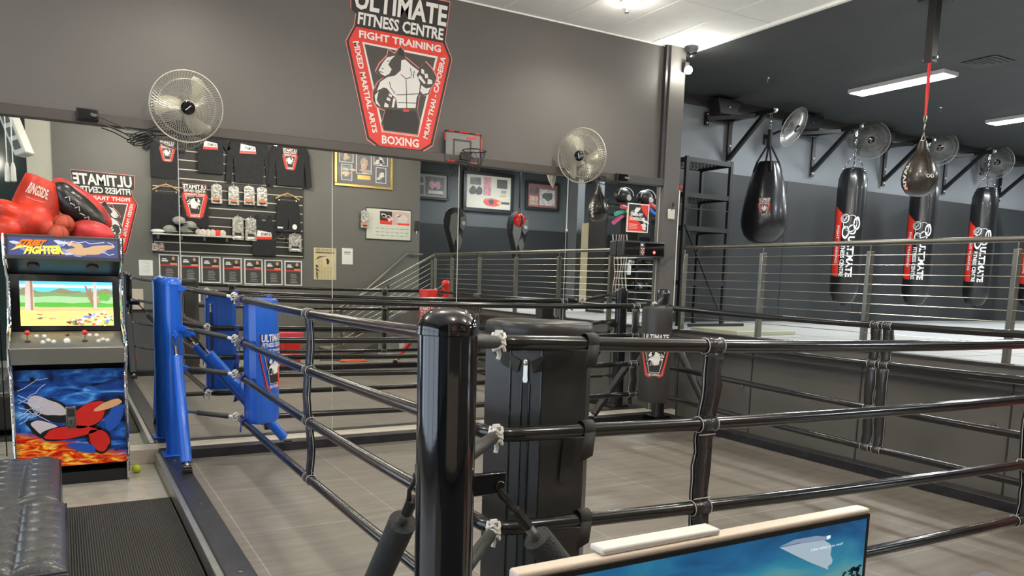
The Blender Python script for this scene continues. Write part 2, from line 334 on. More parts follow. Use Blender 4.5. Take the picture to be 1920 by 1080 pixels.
# downlights
for i, (x, y) in enumerate(DOWN):
    t = thing('ceiling_downlight', 'small round ceiling lamp glowing warm above the ring' if i != 1 else 'round ceiling lamp at the top edge, beside the sprinkler', 'lamp', (x, y, CEIL), 'round lamps in the white ceiling')
    MB().frustum((x, y, CEIL), (x, y, CEIL - .02), .11, .1, 24).build('trim_ring', [whiteplastic], t)
    MB().frustum((x, y, CEIL - .02), (x, y, CEIL - .05), .085, .07, 24).build('diffuser', [mat('lamp_glow', (1, .9, .75), .5, emit=14)], t)
LL = ['long white linear ceiling lamp above the hanging speed bag', 'long white linear ceiling lamp at the right edge', 'long linear ceiling lamp over the near part of the raised floor', 'long linear ceiling lamp far right over the raised floor', 'long linear ceiling lamp above the framed displays', 'long linear ceiling lamp beyond the right edge']
for (x, y), lb in zip(LINEAR, LL):
    t = thing('linear_ceiling_light', lb, 'lamp', (x, y, CEIL), 'linear lamps in the black ceiling')
    MB().b2((x - .15, y - .66, CEIL - .05), (x + .15, y + .66, CEIL)).build('housing', [mat('lamp_housing_white', (.6, .6, .6), .5)], t, bevel=.004)
    MB().b2((x - .13, y - .64, CEIL - .055), (x + .13, y + .64, CEIL - .045)).build('diffuser', [mat('linear_glow', (.97, .99, 1), .5, emit=16)], t)
# sprinkler, dome camera, bracket spot
t = thing('ceiling_sprinkler', 'small white sprinkler head on the white ceiling', 'sprinkler', (4.82, 6.35, CEIL))
MB().lathe([(.035, 0), (.03, -.012), (.012, -.014), (.01, -.05)], (4.82, 6.35, CEIL), 16).build('rose', [whiteplastic], t)
MB().frustum((4.82, 6.35, CEIL - .05), (4.82, 6.35, CEIL - .055), .022, .022, 12).build('deflector', [steel], t)
for (x, y, lb) in ((7.9, 7.4, 'tiny sprinkler head on the black ceiling near the column'), (11.1, 7.1, 'tiny sprinkler head on the black ceiling between the fans')):
    tag(MB().lathe([(.03, 0), (.01, -.015), (.01, -.05), (.02, -.055), (.001, -.06)], (x, y, CEIL), 12).build('ceiling_sprinkler', [steel]), lb, 'sprinkler', 'sprinklers on the black ceiling')
t = thing('dome_camera', 'black dome security camera at the ceiling corner above the column', 'camera', (6.2, 6.95, CEIL))
MB().lathe([(.075, 0), (.075, -.03), (.06, -.06)], (6.2, 6.95, CEIL), 24).build('base', [blacksatin], t)
MB().ball((6.2, 6.95, CEIL - .07), .055, 20).build('dome', [blackgloss], t)
t = thing('wall_spotlight', 'small glaring white spotlight on the column top', 'lamp', (6.17, 7.03, 3.86))
MB().box((6.17, 7.0, 3.9), (.06, .06, .1)).build('bracket', [blacksatin], t, bevel=.004)
MB().ball((6.17, 6.95, 3.86), .045, 16).build('bulb', [mat('spot_glow', (1, .97, .85), .5, emit=60)], t)
lamp('spot_lamp', 'POINT', (6.17, 6.88, 3.86), 14, (1, .97, .88), .04)
# ---------------- raised floor on the right
RF = .94
matfl = mat('raised_floor_mats', (.5, .51, .5), .4, var=.04, vs=2)
struct(MB().b2((6.36, -3.3, RF - .1), (18.5, 8.75, RF)), 'floor', [matfl], smooth=False)
g = MB()
for k in range(9): g.b2((6.4, 7.9 - 1.0 * k, RF), (18, 7.905 - 1.0 * k, RF + .0015))
for k in range(7): g.b2((7.4 + 1.5 * k, -3.1, RF), (7.405 + 1.5 * k, 8.6, RF + .0015))
struct(g, 'trim_6', [mat('mat_joint', (.25, .25, .25), .6)], smooth=False)
fas = mat('platform_grey', (.12, .115, .105), .45, var=.05, vs=1.5)
g = MB().b2((6.26, .1, RF - .13), (6.36, 7.06, RF - .01), 0).b2((6.25, .1, RF - .012), (6.38, 7.06, RF + .012), 1).b2((6.32, .1, -.12), (6.42, 7.1, RF - .13), 0)
for y in (5.86, 4.55, 3.23, 1.95, .7, 7.0): g.b2((6.315, y - .006, -.08), (6.325, y + .006, RF - .13), 1)
g.b2((6.255, .1, RF - .2), (6.33, 7.05, RF - .19), 1)
struct(g, 'wall_right', [fas, trimdark], smooth=False)
hb = MB()
for y in (5.97, 3.35):
    hb.frustum((6.318, y, .43 if y > 5 else .47), (6.3, y, .43 if y > 5 else .47), .022, .018, 12)
tag(hb.build('bolt_cover', [steel]), 'small round metal bolt covers on the grey platform side', 'bolt')
# walls round the raised floor
struct(MB().b2((6.2, 8.7, RF), (18.5, 8.8, CEIL)), 'wall_right', [uppergrey], smooth=False)
g = MB(); xx = 6.2; e = 0
while xx < 18.4:
    g.b2((xx + .004, 8.64, RF), (xx + 1.796, 8.7, 3.107)); xx += 1.8
struct(g, 'wall_right', [padgrey], bevel=.006)
struct(MB().b2((6.2, 8.6, 4.0), (18.5, 8.7, CEIL)), 'trim_7', [trimdark], smooth=False)
struct(MB().b2((18.4, -3.3, RF), (18.5, 8.8, CEIL)), 'wall_right', [uppergrey], smooth=False)
struct(MB().b2((6.36, -3.3, RF), (18.5, -3.2, CEIL)), 'wall_front', [wallmat('wall_slate', (.1, .11, .118))], smooth=False)
struct(MB().b2((6.46, -3.2, RF), (18.4, -3.15, 2.72)), 'wall_front', [mat('wall_pad_black', (.016, .017, .019), .5)], smooth=False)
# wall behind the camera with a plain end
struct(MB().b2((-.05, -1.2, -.12), (6.46, -1.0, CEIL)).b2((6.3, -3.2, -.12), (6.46, -1.2, CEIL)), 'wall_front', [merchwall], smooth=False)
struct(MB().b2((-.42, -1.25, -.12), (-.05, -1.03, CEIL)), 'wall_front', [beigewall], smooth=False)
struct(MB().b2((-3.5, -1.3, -.12), (-.42, -1.2, CEIL)), 'wall_front', [mat('dark_green_glass', (.02, .035, .032), .1)], smooth=False)
struct(MB().b2((-3.5, 6.98, -.12), (-.45, 7.0, .0)), 'baseboard_left', [trimdark], smooth=False)
# shield sign
sg = MB(); fn = planeY(2.798, YM - .001, 3.212)
sg.prism(scale_poly(LG['outer'], 1.0, (.01, .15)), fn, 0, .0015, 4); emblem(sg, fn, 0, e=.0012)
tag(sg.build('shield_sign', LGM, smooth=False, orient=False), 'red, black and white shield sign with a muscular boxing dog on the charcoal wall', 'sign')
# ================================================================== BOXING RING
framedark = mat('ring_frame_dark', (.03, .03, .034), .35, .3, var=.35, vs=12, bump=.1)
framesilver = mat('ring_frame_galvanised', (.42, .42, .38), .35, .8, var=.15, vs=10)
t = thing('ring_platform', 'low black steel ring base with galvanised outer edge lying on the floor', 'boxing ring', (3.3, 4.3, -.12))
B = [((.65, 1.6), (.79, 7.0), 'left'), ((5.88, 1.6), (6.03, 7.0), 'right'), ((.79, 1.6), (5.88, 1.75), 'near'), ((.79, 6.86), (5.88, 6.99), 'back')]
for p, q, nm in B:
    g = MB().b2((*p, -.085), (*q, 0), 0).b2((p[0] + .012, p[1] + .012, -.12), (q[0] - .012, q[1] - .012, -.08), 0)
    if nm == 'left': g.b2((.612, 1.6, -.12), (.652, 6.88, -.015), 1).b2((.60, 1.6, -.12), (.652, 6.88, -.112), 1)
    g.build('beam', [framedark, framesilver], t, bevel=.006)
g = MB()
for y in (6.5, 5.2, 3.9, 2.6): g.frustum((.72, y, 0), (.72, y, .006), .012, .012, 8)
for x in (1.5, 2.9, 4.3, 5.4): g.frustum((x, 6.93, 0), (x, 6.93, .006), .012, .012, 8)
g.build('bolt', [steel], t)

ZN = dict(NL=(1.29, .985, .665, .33), FL=(1.28, .945, .67, .325), FR=(1.245, .945, .645, .325), NR=(1.24, .945, .575, .265))
POST = dict(NL=(.80, 1.70), FL=(.752, 6.72), FR=(5.79, 6.72), NR=(5.8, 1.74))
RC = dict(NL=(1.215, 2.2), FL=(1.19, 6.42), FR=(5.4, 6.42), NR=(5.4, 2.2))
IN = dict(NL=45, FL=-45, FR=-135, NR=135)
ORD = ['NL', 'NR', 'FR', 'FL']
vin = mat('rope_cover_vinyl', (.011, .011, .011), .17, bump=.12, bs=12, coat=.3)
def rope_pts(k):
    out = []
    for i in range(4):
        c = ORD[i]; p, n = ORD[i - 1], ORD[(i + 1) % 4]
        C = Vector((*RC[c], ZN[c][k])); P0 = Vector((*RC[p], ZN[p][k])); N0 = Vector((*RC[n], ZN[n][k]))
        a = C + (P0 - C).normalized() * .11; b = C + (N0 - C).normalized() * .11
        for s in range(6): u = s / 5; out.append(a * (1 - u) ** 2 + C * 2 * u * (1 - u) + b * u * u)
        e = N0 + (C - N0).normalized() * .11
        for s in range(1, 12):
            u = s / 12; q = b.lerp(e, u); q.z -= .035 * 4 * u * (1 - u) * (.5 if k == 3 else .6); out.append(q)
    return out
RN = ['top rope of the boxing ring, black vinyl cover', 'second ring rope from the top, black vinyl cover', 'third ring rope from the top, black vinyl cover', 'lowest ring rope, black vinyl cover, just above the ring floor']
for k in range(4):
    o = MB().tube(rope_pts(k), .0262, 12, closed=True).build('ring_rope', [vin]); tag(o, RN[k], 'ring rope', 'ring ropes')

def corner_post(key, sleeve, pole, label, ox, oy):
    x, y = POST[key]; t = thing('corner_post', label, 'corner post', (x, y, 0), 'ring corner posts')
    R = .072; pr = [(R + .001, 0), (R, .02), (R, 1.36), (R + .0035, 1.362), (R + .003, 1.38), (R - .008, 1.405), (R - .03, 1.42), (.01, 1.426)]
    MB().lathe(pr, (x, y, 0), 32).build('pole', [pole], t)
    MB().box((x, y, .006), (.2, .2, .012)).build('base_plate', [pole], t, bevel=.003)
    a = math.radians(IN[key]); d = Vector((math.cos(a), math.sin(a), 0)); P = Vector((x, y, 0))
    for k, z in enumerate((1.335, 1.025, .71, .36)):
        g = MB(); q = P + d * (R + .02) + Vector((0, 0, z)); g.box(q, (.06, .03, .04), 0, Matrix.Rotation(a, 3, 'Z'))
        q2 = P + d * (R + .055) + Vector((0, 0, z)); g.box(q2, (.03, .022, .022), 0, Matrix.Rotation(a, 3, 'Z')); g.build('rope_bracket', [pole], t, bevel=.003)
    for (sx, sy, L) in ((1 if key in ('NL', 'FL') else -1, 0, ox), (0, 1 if key[0] == 'N' else -1, oy)):
        dd = Vector((sx, sy, 0)); top = P + dd * (R + .075) + Vector((0, 0, .965)); foot = P + dd * L + Vector((0, 0, .03))
        lug = MB().box(P + dd * (R + .045) + Vector((0, 0, .98)), (.1 if sx else .022, .1 if sy else .022, .055)); lug.frustum(top + Vector((-.02 * sy, .02 * sx, .01)), top + Vector((.02 * sy, -.02 * sx, .01)), .014, .014, 10)
        lug.build('brace_bracket', [pole], t, bevel=.003)
        br = MB(); u = (foot - top).normalized(); side = u.cross(Vector((0, 0, 1))).normalized()
        br.tube([top.lerp(foot, .16) + (foot - top) * 0, top.lerp(foot, .55), top.lerp(foot, .955)], .04, 16, 0); b = br.build('brace', [sleeve], t)
        MB().tube([top + u * .09, top.lerp(foot, .3)], .014, 8, 0).build('rod', [steel], b); MB().tube([top.lerp(foot, .9), foot], .014, 8, 0).build('rod', [steel], b)
        sh = MB(); sh.tube([top + side * .017 + u * -.005, top + side * .022 + u * .04, top + u * .085 + side * .012, top + u * .095, top + u * .085 - side * .012, top - side * .022 + u * .04, top - side * .017 - u * .005], .0065, 8, 0)
        sh.tube([top + u * .085, top + u * .15], .016, 8, 0).build('shackle', [mat('dark_steel', (.08, .075, .07), .3, .9)], b)
        MB().box(foot + Vector((0, 0, -.012)), (.07, .05, .03)).frustum(foot + Vector((-.03, 0, .01)), foot + Vector((.03, 0, .01)), .018, .018, 10).build('foot', [mat('dark_steel')], b, bevel=.003)
    return t
corner_post('NL', mat('brace_sleeve_black', (.03, .03, .029), .6, bump=.5, bs=150), blackgloss, 'thick glossy black corner post nearest the camera', .93, .93)
corner_post('FL', bluevinyl, bluevinyl, 'bright blue corner post beside the arcade cabinet', .9, .66)
corner_post('FR', blacksatin, blackvinyl, 'black corner post behind the black pad at the column', .92, .92)
corner_post('NR', redvinyl, redvinyl, 'red corner post, seen only in the mirror', .92, .92)

def turnbuckle(key, k, label):
    x, y = POST[key]; a = math.radians(IN[key]); d = Vector((math.cos(a), math.sin(a), 0))
    p = Vector((x, y, (1.335, 1.025, .71, .36)[k])) + d * .135; c = Vector((*RC[key], ZN[key][k])); c = c + d * .035
    L = (c - p).length; u = (c - p) / L
    t = thing('turnbuckle', label, 'turnbuckle', p, 'turnbuckles between posts and ropes')
    MB().tube([p - u * .01, p + u * (L - .04)], .011, 8).build('rod', [mat('dark_steel')], t)
    s0, s1 = p + u * .06, p + u * (L - .11)
    MB().tube([s0, s0 + u * .01, s1 - u * .01, s1], [.015, .0205, .0205, .015], 12).build('sleeve', [mat('turnbuckle_sleeve', (.035, .034, .03), .5, bump=.2, bs=60)], t)
    MB().tube([s1, p + u * (L - .075)], .0135, 10).build('white_collar', [whiteplastic], t)
    e = p + u * (L - .055); g = MB()
    for i in range(3):
        o = Vector((0, 0, .018 * (i - 1)))
        g.tube([e + o + Vector((.021 * math.cos(q), .021 * math.sin(q), .009 * math.sin(3 * q + i))) for q in [2 * PI * j / 9 for j in range(9)]], .0058, 6, 0, closed=True)
    g.tube([e + Vector((0, 0, -.02)), e + Vector((.006, .003, -.042)), e + Vector((0, 0, -.056))], .0075, 6); g.tube([e + Vector((-.01, 0, .03)), e + Vector((.012, 0, .03))], .010, 6)
    g.build('cord_knot', [whiterope], t)
    return t
cn = dict(NL='at the glossy black near post', FL='at the blue post', FR='at the black far post by the column', NR='at the red post seen in the mirror')
for key in ORD:
    for k in range(4): turnbuckle(key, k, ('top', 'second', 'third', 'lowest')[k] + ' black turnbuckle ' + cn[key])

def corner_pad(key, M, w, q1, q2, z0, z1, cover, strapm, label, logo=True):
    a = math.radians(IN[key]); d = Vector((math.cos(a), math.sin(a), 0)); n = Vector((-d.y, d.x, 0)); M = Vector((*M, 0))
    t = thing('corner_pad', label, 'corner pad', (M.x, M.y, z0), 'ring corner pads')
    sag = .05; R = (w * w + sag * sag) / (2 * sag); cq = q2 - R; ctr = M + d * cq; amax = math.asin(w / R)
    prof = [(-.055, 0), (.055, 0)] + [(w, q1)] + [(R * math.sin(amax * (1 - s / 5)), cq + R * math.cos(amax * (1 - s / 5))) for s in range(11)] + [(-w, q1)]
    f = lambda p, q, z: M + n * p + d * q + Vector((0, 0, z))
    def sect(k, z): return [f(p * k, (q - .1) * k + .1, z) for p, q in prof]
    vs = []; zs = [(z0, .8), (z0 + .008, .93), (z0 + .03, 1), (z0 + .3, 1.0), (z1 - .3, 1.0), (z1 - .03, 1), (z1 - .008, .96), (z1, .86)]
    for z, k in zs: vs += sect(k, z)
    N = len(prof); fs = [(j * N + i, j * N + (i + 1) % N, (j + 1) * N + (i + 1) % N, (j + 1) * N + i) for j in range(len(zs) - 1) for i in range(N)] + [tuple(range(N - 1, -1, -1)), tuple((len(zs) - 1) * N + i for i in range(N))]
    MB().add(vs, fs).build('cover', [cover], t, ang=30)
    lid = MB(); vs = []
    for z, k in ((z1 - .075, 1.005), (z1 - .07, 1.02), (z1 - .02, 1.03), (z1 + .004, 1.0), (z1 + .012, .9)): vs += sect(k, z)
    lid.add(vs, [(j * N + i, j * N + (i + 1) % N, (j + 1) * N + (i + 1) % N, (j + 1) * N + i) for j in range(4) for i in range(N)] + [tuple(range(N - 1, -1, -1)), tuple(4 * N + i for i in range(N))])
    if key == 'NL': lid.build('lid', [cover], t, ang=50)
    # piping seams and zip on the narrow back face
    g = MB()
    for s in (-1, 1): g.tube([f(s * .056, -.001, z0 + .02), f(s * .056, -.001, z1 - .06)], .0035, 6)
    for s in (-1, 1): g.tube([f(s * .014, -.002, z0 + .03), f(s * .014, -.002, z1 - .2)], .003, 6)
    g.build('piping', [blackvinyl if cover is not bluevinyl else bluedark], t)
    zp = MB(); zp.box(f(0, -.001, (z0 + z1) / 2 - .08), (.006, .02, (z1 - z0) - .24), 0, Matrix.Rotation(a, 3, 'Z')).build('zip_track', [blackflat], t)
    zz = z1 - .135; pu = MB()
    pu.prism([(-.007, 0), (.007, 0), (.0075, -.04), (.0095, -.052), (.006, -.062), (-.006, -.062), (-.0095, -.052), (-.0075, -.04)], lambda u, v, h: f(u, -.008 - h, zz + v), 0, .004)
    pu.ball(f(0, -.01, zz + .008), (.01, .01, .012), 10).build('zip_puller', [mat('zip_metal', (.8, .77, .68), .3, .8)], t)
    # straps looped round the ropes
    ks = range(4) if key != 'FL' else (0, 1, 2, 3)
    for k in ks:
        for s in (-1, 1):
            c = RC[key]; zr = ZN[key][k]
            # outer strap at the wing of the pad
            ax = Vector((1, 0, 0)) if s == (1 if key in ('FL', 'NR') else -1) else Vector((0, 1, 0))
            ax = ax * (1 if (ax.x and key in ('NL', 'FL')) or (ax.y and key[0] == 'N') else -1)
            q = Vector((*c, zr)) + ax * (.36 if key == 'NL' else .24); ww = .023; ins = Vector((0, 1 if key[0] == 'N' else -1, 0)) if ax.x else Vector((1 if key in ('NL', 'FL') else -1, 0, 0))
            g = MB(); ring = [q + (ins * math.cos(b) + Vector((0, 0, math.sin(b)))) * .030 for b in [2 * PI * j / 12 for j in range(12)]]
            g.add([p + ax * o for p in ring for o in (-ww, ww)], [(2 * j, 2 * j + 1, (2 * j + 3) % 24, (2 * j + 2) % 24) for j in range(12)])
            tl = .06 + .05 * random.random(); g.add([q - ins * .029 + ax * -ww + Vector((0, 0, -.01)), q - ins * .029 + ax * ww + Vector((0, 0, -.01)), q - ins * (.032) + ax * (ww - .012) + Vector((0, 0, -tl)), q - ins * .032 + ax * (-ww - .02) + Vector((0, 0, -tl - .02))], [(0, 1, 2, 3)])
            if key == 'NL' and k == 3: pass
            so = g.build('strap', [strapm], t); md = so.modifiers.new('s', 'SOLIDIFY'); md.thickness = .002
            if key == 'NL' and (k == 0 or (k in (1, 3) and s == -1)):
                z = zr - .03; fq = lambda p: -.012 if abs(p) < .055 else (abs(p) - .055) / (w - .055) * q1 - .012
                if k == 0: P_ = [(s * .028, z - .085), (s * .018, z - .045), (s * .07, z - .015), (s * .13, z + .03), (s * .15, z - .02), (s * .09, z - .065)]
                else: P_ = [(-.13, z), (-.165, z - .005), (-.15, z - .17), (-.12, z - .17)]
                h = MB().add([f(p, fq(p), zz_) for p, zz_ in P_], [tuple(range(len(P_)))] if k else [(0, 1, 2, 5), (5, 2, 3, 4)]); so = h.build('tail_strap', [strapm], t, smooth=False); md = so.modifiers.new('s', 'SOLIDIFY'); md.thickness = .003
    if logo:
        hz = z0 + .435; g = MB()
        cm_ = cylmap((ctr.x, ctr.y), R, a, 0); sx = w * 1.85; sz = .31
        emblem(g, lambda u, v, h: cm_(u * sx, hz + v * sz, h + .004), 0, small=True, e=.0007)
        g.build('shield_print', LGM, t, smooth=False, orient=False)
    return t
padstrap = mat('pad_strap_dark', (.03, .028, .024), .7)
corner_pad('NL', (1.389, 2.309), .19, .135, .27, .12, 1.338, padblack, padstrap, 'large black zipped corner pad just behind the glossy near post', False)
corner_pad('FL', (1.235, 6.24), .155, .11, .22, .33, 1.285, bluevinyl, bluedark, 'blue corner pad with a shield print, next to the blue post')
corner_pad('FR', (5.22, 6.12), .15, .11, .22, .30, 1.255, padblack, padstrap, 'black corner pad with a shield print in front of the column')
corner_pad('NR', (5.3, 2.28), .155, .11, .22, .30, 1.27, redvinyl, mat('red_strap', (.3, .02, .02), .6), 'red corner pad, seen only in the mirror')

# rope spacers (vertical vinyl ties)
sv = mat('spacer_vinyl', (.03, .03, .03), .22, bump=.5, bs=30, coat=.3); sedge = mat('spacer_frayed_edge', (.55, .53, .5), .7)
def spacer(x, y, along, zs, label, sx=0.0, tail=.0, w=.04):
    t = thing('rope_spacer', label, 'rope tie', (x, y, zs[-1]), 'vinyl ties between the ring ropes')
    A = Vector(along); S = Vector((A.y, -A.x, 0)); g = MB(); ed = MB(); rnd = random.Random(int(x * 100 + y * 10))
    zz = sorted(zs, reverse=True)
    for i, z in enumerate(zz):
        c = Vector((x, y, z)) + A * (sx * (zz[0] - z)); n = 14; r = .031
        ring = [c + (S * math.cos(b) + Vector((0, 0, math.sin(b)))) * r for b in [2 * PI * j / n for j in range(n)]]
        g.add([p + A * o for p in ring for o in (-w, w)], [(2 * j, 2 * j + 1, (2 * j + 3) % (2 * n), (2 * j + 2) % (2 * n)) for j in range(n)])
        for o in (-w, w): ed.tube([p + A * o * 1.02 for p in ring], .0022, 5, closed=True)
        if i < 3:
            z2 = zz[i + 1]; c2 = Vector((x, y, z2)) + A * (sx * (zz[0] - z2)); m_ = 6; pts = []
            for j in range(m_ + 1):
                u = j / m_; p = c.lerp(c2, u) + A * rnd.uniform(-.006, .006) * (0 < j < m_) + S * (.012 * math.sin(u * PI) * (-1) ** i)
                pts.append((p, .034 + .008 * rnd.random()))
            for sgn in (-1, 1):
                vs = []
                for p, ww in pts: vs += [p + A * -ww + S * .012 * sgn, p + A * ww + S * .012 * sgn]
                g.add(vs, [(2 * j, 2 * j + 1, 2 * j + 3, 2 * j + 2) for j in range(m_)])
            ed.tube([p + A * -ww for p, ww in pts], .002, 5); ed.tube([p + A * ww for p, ww in pts], .002, 5)
            for u_ in (.12, .88):
                p = c.lerp(c2, u_); ed.tube([p + A * w * -1.05 + S * .014, p + A * w * 1.05 + S * .014], .0022, 5)
    if tail: c = Vector((x, y, zz[-1])) + A * (sx * (zz[0] - zz[-1])); g.box(c + Vector((0, 0, -tail / 2)), (w * 1.8 if A.x else .02, w * 1.8 if A.y else .02, tail))
    o = g.build('strap', [sv], t); md = o.modifiers.new('s', 'SOLIDIFY'); md.thickness = .003
    ed.build('frayed_edge', [sedge], t)
def zat(side, f):
    a, b = side; return [ZN[a][k] * (1 - f) + ZN[b][k] * f - .035 * 4 * f * (1 - f) * (.5 if k == 3 else .6) for k in range(4)]
spacer(1.203, 4.40, (0, 1, 0), zat(('NL', 'FL'), .52), 'black vinyl tie between the left ropes, in front of the blue pad side')
spacer(2.15, 2.2, (1, 0, 0), zat(('NL', 'NR'), .22), 'black vinyl tie hanging through the near ropes, right of the zipped pad', -.03, .06)
spacer(5.4, 3.80, (0, 1, 0), zat(('NR', 'FR'), .38), 'left one of the two black ties close together on the right ropes', w=.034)
spacer(5.4, 3.70, (0, 1, 0), zat(('NR', 'FR'), .355), 'right one of the two black ties close together on the right ropes', w=.034)
spacer(5.16, 6.42, (1, 0, 0), zat(('FL', 'FR'), .94), 'black vinyl tie on the back ropes beside the black far pad')
spacer(4.5, 2.2, (1, 0, 0), zat(('NL', 'NR'), .78), 'black vinyl tie on the near ropes, seen in the mirror toward the red pad')

# ================================================================== RAISED FLOOR RAILING AND STAIRS
t = thing('platform_railing', 'long steel cable railing along the edge of the raised floor', 'railing', (6.3, 4, RF))
MB().tube([(6.3, 7.02, 1.905), (6.3, .16, 1.905)], .024, 14).build('top_rail', [railsteel], t)
ys = [6.98, 5.80, 4.555, 3.30, 2.04, .92, .16]
for y in ys:
    g = MB().b2((6.27, y - .02, RF), (6.33, y + .02, 1.83)); g.frustum((6.3, y, 1.83), (6.3, y, 1.9), .007, .007, 8); g.b2((6.255, y - .045, RF), (6.345, y + .045, RF + .018))
    g.build('post', [railsteel], t, bevel=.003)
for k in range(9):
    z = 1.795 - .0865 * k; MB().tube([(6.3, 6.98, z), (6.3, .16, z)], .0038, 6).build('cable', [mat('bright_cable', (.7, .68, .6), .25, 1.0)], t)
t = thing('metal_staircase', 'grey steel staircase rising to the raised floor, seen in the mirror', 'staircase', (4.1, -.4, -.12))
for y in (.12, -.96):
    g = MB(); g.add([(4.05, y - .02, -.12), (4.35, y - .02, -.12), (6.34, y - .02, .70), (6.34, y - .02, .95), (6.1, y - .02, .95), (4.05, y - .02, .02), (4.05, y + .02, -.12), (4.35, y + .02, -.12), (6.34, y + .02, .70), (6.34, y + .02, .95), (6.1, y + .02, .95), (4.05, y + .02, .02)],
        [(0, 1, 2, 3, 4, 5), (11, 10, 9, 8, 7, 6)] + [(i, (i + 1) % 6, 6 + (i + 1) % 6, 6 + i) for i in range(6)]); g.build('stringer', [fas], t)
for k in range(5): x = 4.35 + .36 * k; z = .06 + .175 * k; MB().b2((x, -.95, z - .03), (x + .32, .11, z)).build('tread', [mat('tread_plate', (.3, .28, .2), .5)], t)
t = thing('stair_railing', 'sloping steel cable railing of the staircase, seen in the mirror', 'railing', (4.2, .14, 0))
MB().tube([(6.3, .15, 1.905), (4.3, .14, .80), (4.05, .14, .76)], .022, 12).build('handrail', [railsteel], t)
for x, z in ((4.45, .0), (5.35, .44), (6.24, RF)): MB().b2((x - .02, .12, z), (x + .02, .16, z + .86)).build('post', [railsteel], t)
for k in range(7): MB().tube([(6.27, .14, 1.77 - .1 * k), (4.45, .14, .77 - .1 * k)], .004, 6).build('cable', [mat('bright_cable')], t)
t = thing('wall_handrail', 'plain steel handrail along the charcoal wall beside the stairs, seen in the mirror', 'handrail', (5.2, -.9, 0))
MB().tube([(4.25, -.92, .745), (4.72, -.92, .745), (4.86, -.92, .80), (6.15, -.92, 1.93), (6.5, -.92, 1.93)], .022, 12).build('rail', [railsteel], t)
for x, z in ((4.45, .745), (5.5, 1.36), (6.3, 1.93)): MB().tube([(x, -.92, z), (x, -.93, z - .05), (x, -.99, z - .06)], .008, 8).build('wall_bracket', [railsteel], t)
# ================================================================== ARCADE CABINET
AX0, AX1 = -.345, .40
cab = thing('arcade_cabinet', 'upright two-player arcade cabinet with a lit game screen and chrome edges', 'arcade machine', (.03, 6.75, -.12))
cabblack = mat('cabinet_black', (.012, .012, .013), .35); cabgrey = mat('control_panel_silver', (.28, .265, .235), .32, .55, var=.05, vs=5)
prof = [(6.47, -.09), (6.47, .72), (6.34, .80), (6.32, .915), (6.40, 1.0), (6.58, 1.06), (6.66, 1.40), (6.60, 1.44), (6.42, 1.53), (6.40, 1.70), (7.0, 1.70), (7.0, -.09)]
for x0, x1 in ((AX0, AX0 + .025), (AX1 - .025, AX1)):
    MB().prism(prof, lambda u, v, h: (h, u, v), x0, x1).build('side_panel', [cabblack], cab)
    xm = (x0 + x1) / 2; pts = [(xm, y - .004, z) for y, z in prof[:10]]
    g = MB().tube(pts, .013, 8); g.build('edge_trim', [chrome], cab)
g = MB().b2((AX0 + .02, 6.70, -.09), (AX1 - .02, 6.99, 1.64)).b2((AX0 + .02, 6.60, 1.60), (AX1 - .02, 6.99, 1.64)).b2((AX0 + .02, 6.52, -.12), (AX1 - .02, 6.97, -.03)); g.build('body', [cabblack], cab)
def swirl():
    M = mat('cabinet_art', (.05, .1, .3), .3); nt = M.node_tree; b = nt.nodes['Principled BSDF']; L = nt.links
    tc = nt.nodes.new('ShaderNodeTexCoord'); mp = nt.nodes.new('ShaderNodeMapping'); mp.inputs['Scale'].default_value = (2.2, 1, 7); L.new(tc.outputs['Object'], mp.inputs[0])
    n = nt.nodes.new('ShaderNodeTexNoise'); n.inputs['Scale'].default_value = 1.6; n.inputs['Detail'].default_value = 4; n.inputs['Distortion'].default_value = 1.4; L.new(mp.outputs[0], n.inputs['Vector'])
    r = nt.nodes.new('ShaderNodeValToRGB'); e = r.color_ramp.elements; e[0].position = .36; e[0].color = (.006, .007, .02, 1); e[1].position = .7; e[1].color = (.25, .55, .95, 1)
    x = e.new(.5); x.color = (.015, .07, .33, 1); x = e.new(.6); x.color = (.03, .2, .65, 1); L.new(n.outputs['Fac'], r.inputs[0])
    # flames at the foot
    n2 = nt.nodes.new('ShaderNodeTexNoise'); n2.inputs['Scale'].default_value = 3.2; n2.inputs['Detail'].default_value = 3; n2.inputs['Distortion'].default_value = 2; L.new(mp.outputs[0], n2.inputs['Vector'])
    r2 = nt.nodes.new('ShaderNodeValToRGB'); e = r2.color_ramp.elements; e[0].position = .38; e[0].color = (.55, .01, .005, 1); e[1].position = .66; e[1].color = (1, .75, .08, 1); x = e.new(.52); x.color = (.9, .12, .01, 1); L.new(n2.outputs['Fac'], r2.inputs[0])
    sp = nt.nodes.new('ShaderNodeSeparateXYZ'); L.new(tc.outputs['Object'], sp.inputs[0])
    # flame line: z + .25*x falls to the right
    m1 = nt.nodes.new('ShaderNodeMath'); m1.operation = 'MULTIPLY_ADD'; m1.inputs[1].default_value = .30; L.new(sp.outputs['X'], m1.inputs[0]); L.new(sp.outputs['Z'], m1.inputs[2])
    m2 = nt.nodes.new('ShaderNodeMath'); m2.operation = 'MULTIPLY_ADD'; m2.inputs[1].default_value = .16; L.new(n2.outputs['Fac'], m2.inputs[0]); L.new(m1.outputs[0], m2.inputs[2])
    m3 = nt.nodes.new('ShaderNodeMapRange'); m3.inputs[1].default_value = .26; m3.inputs[2].default_value = .30; m3.inputs[3].default_value = 1; m3.inputs[4].default_value = 0; L.new(m2.outputs[0], m3.inputs[0])
    mx = nt.nodes.new('ShaderNodeMix'); mx.data_type = 'RGBA'; L.new(m3.outputs[0], mx.inputs[0]); L.new(r.outputs[0], mx.inputs[6]); L.new(r2.outputs[0], mx.inputs[7]); L.new(mx.outputs[2], b.inputs['Base Color'])
    return M
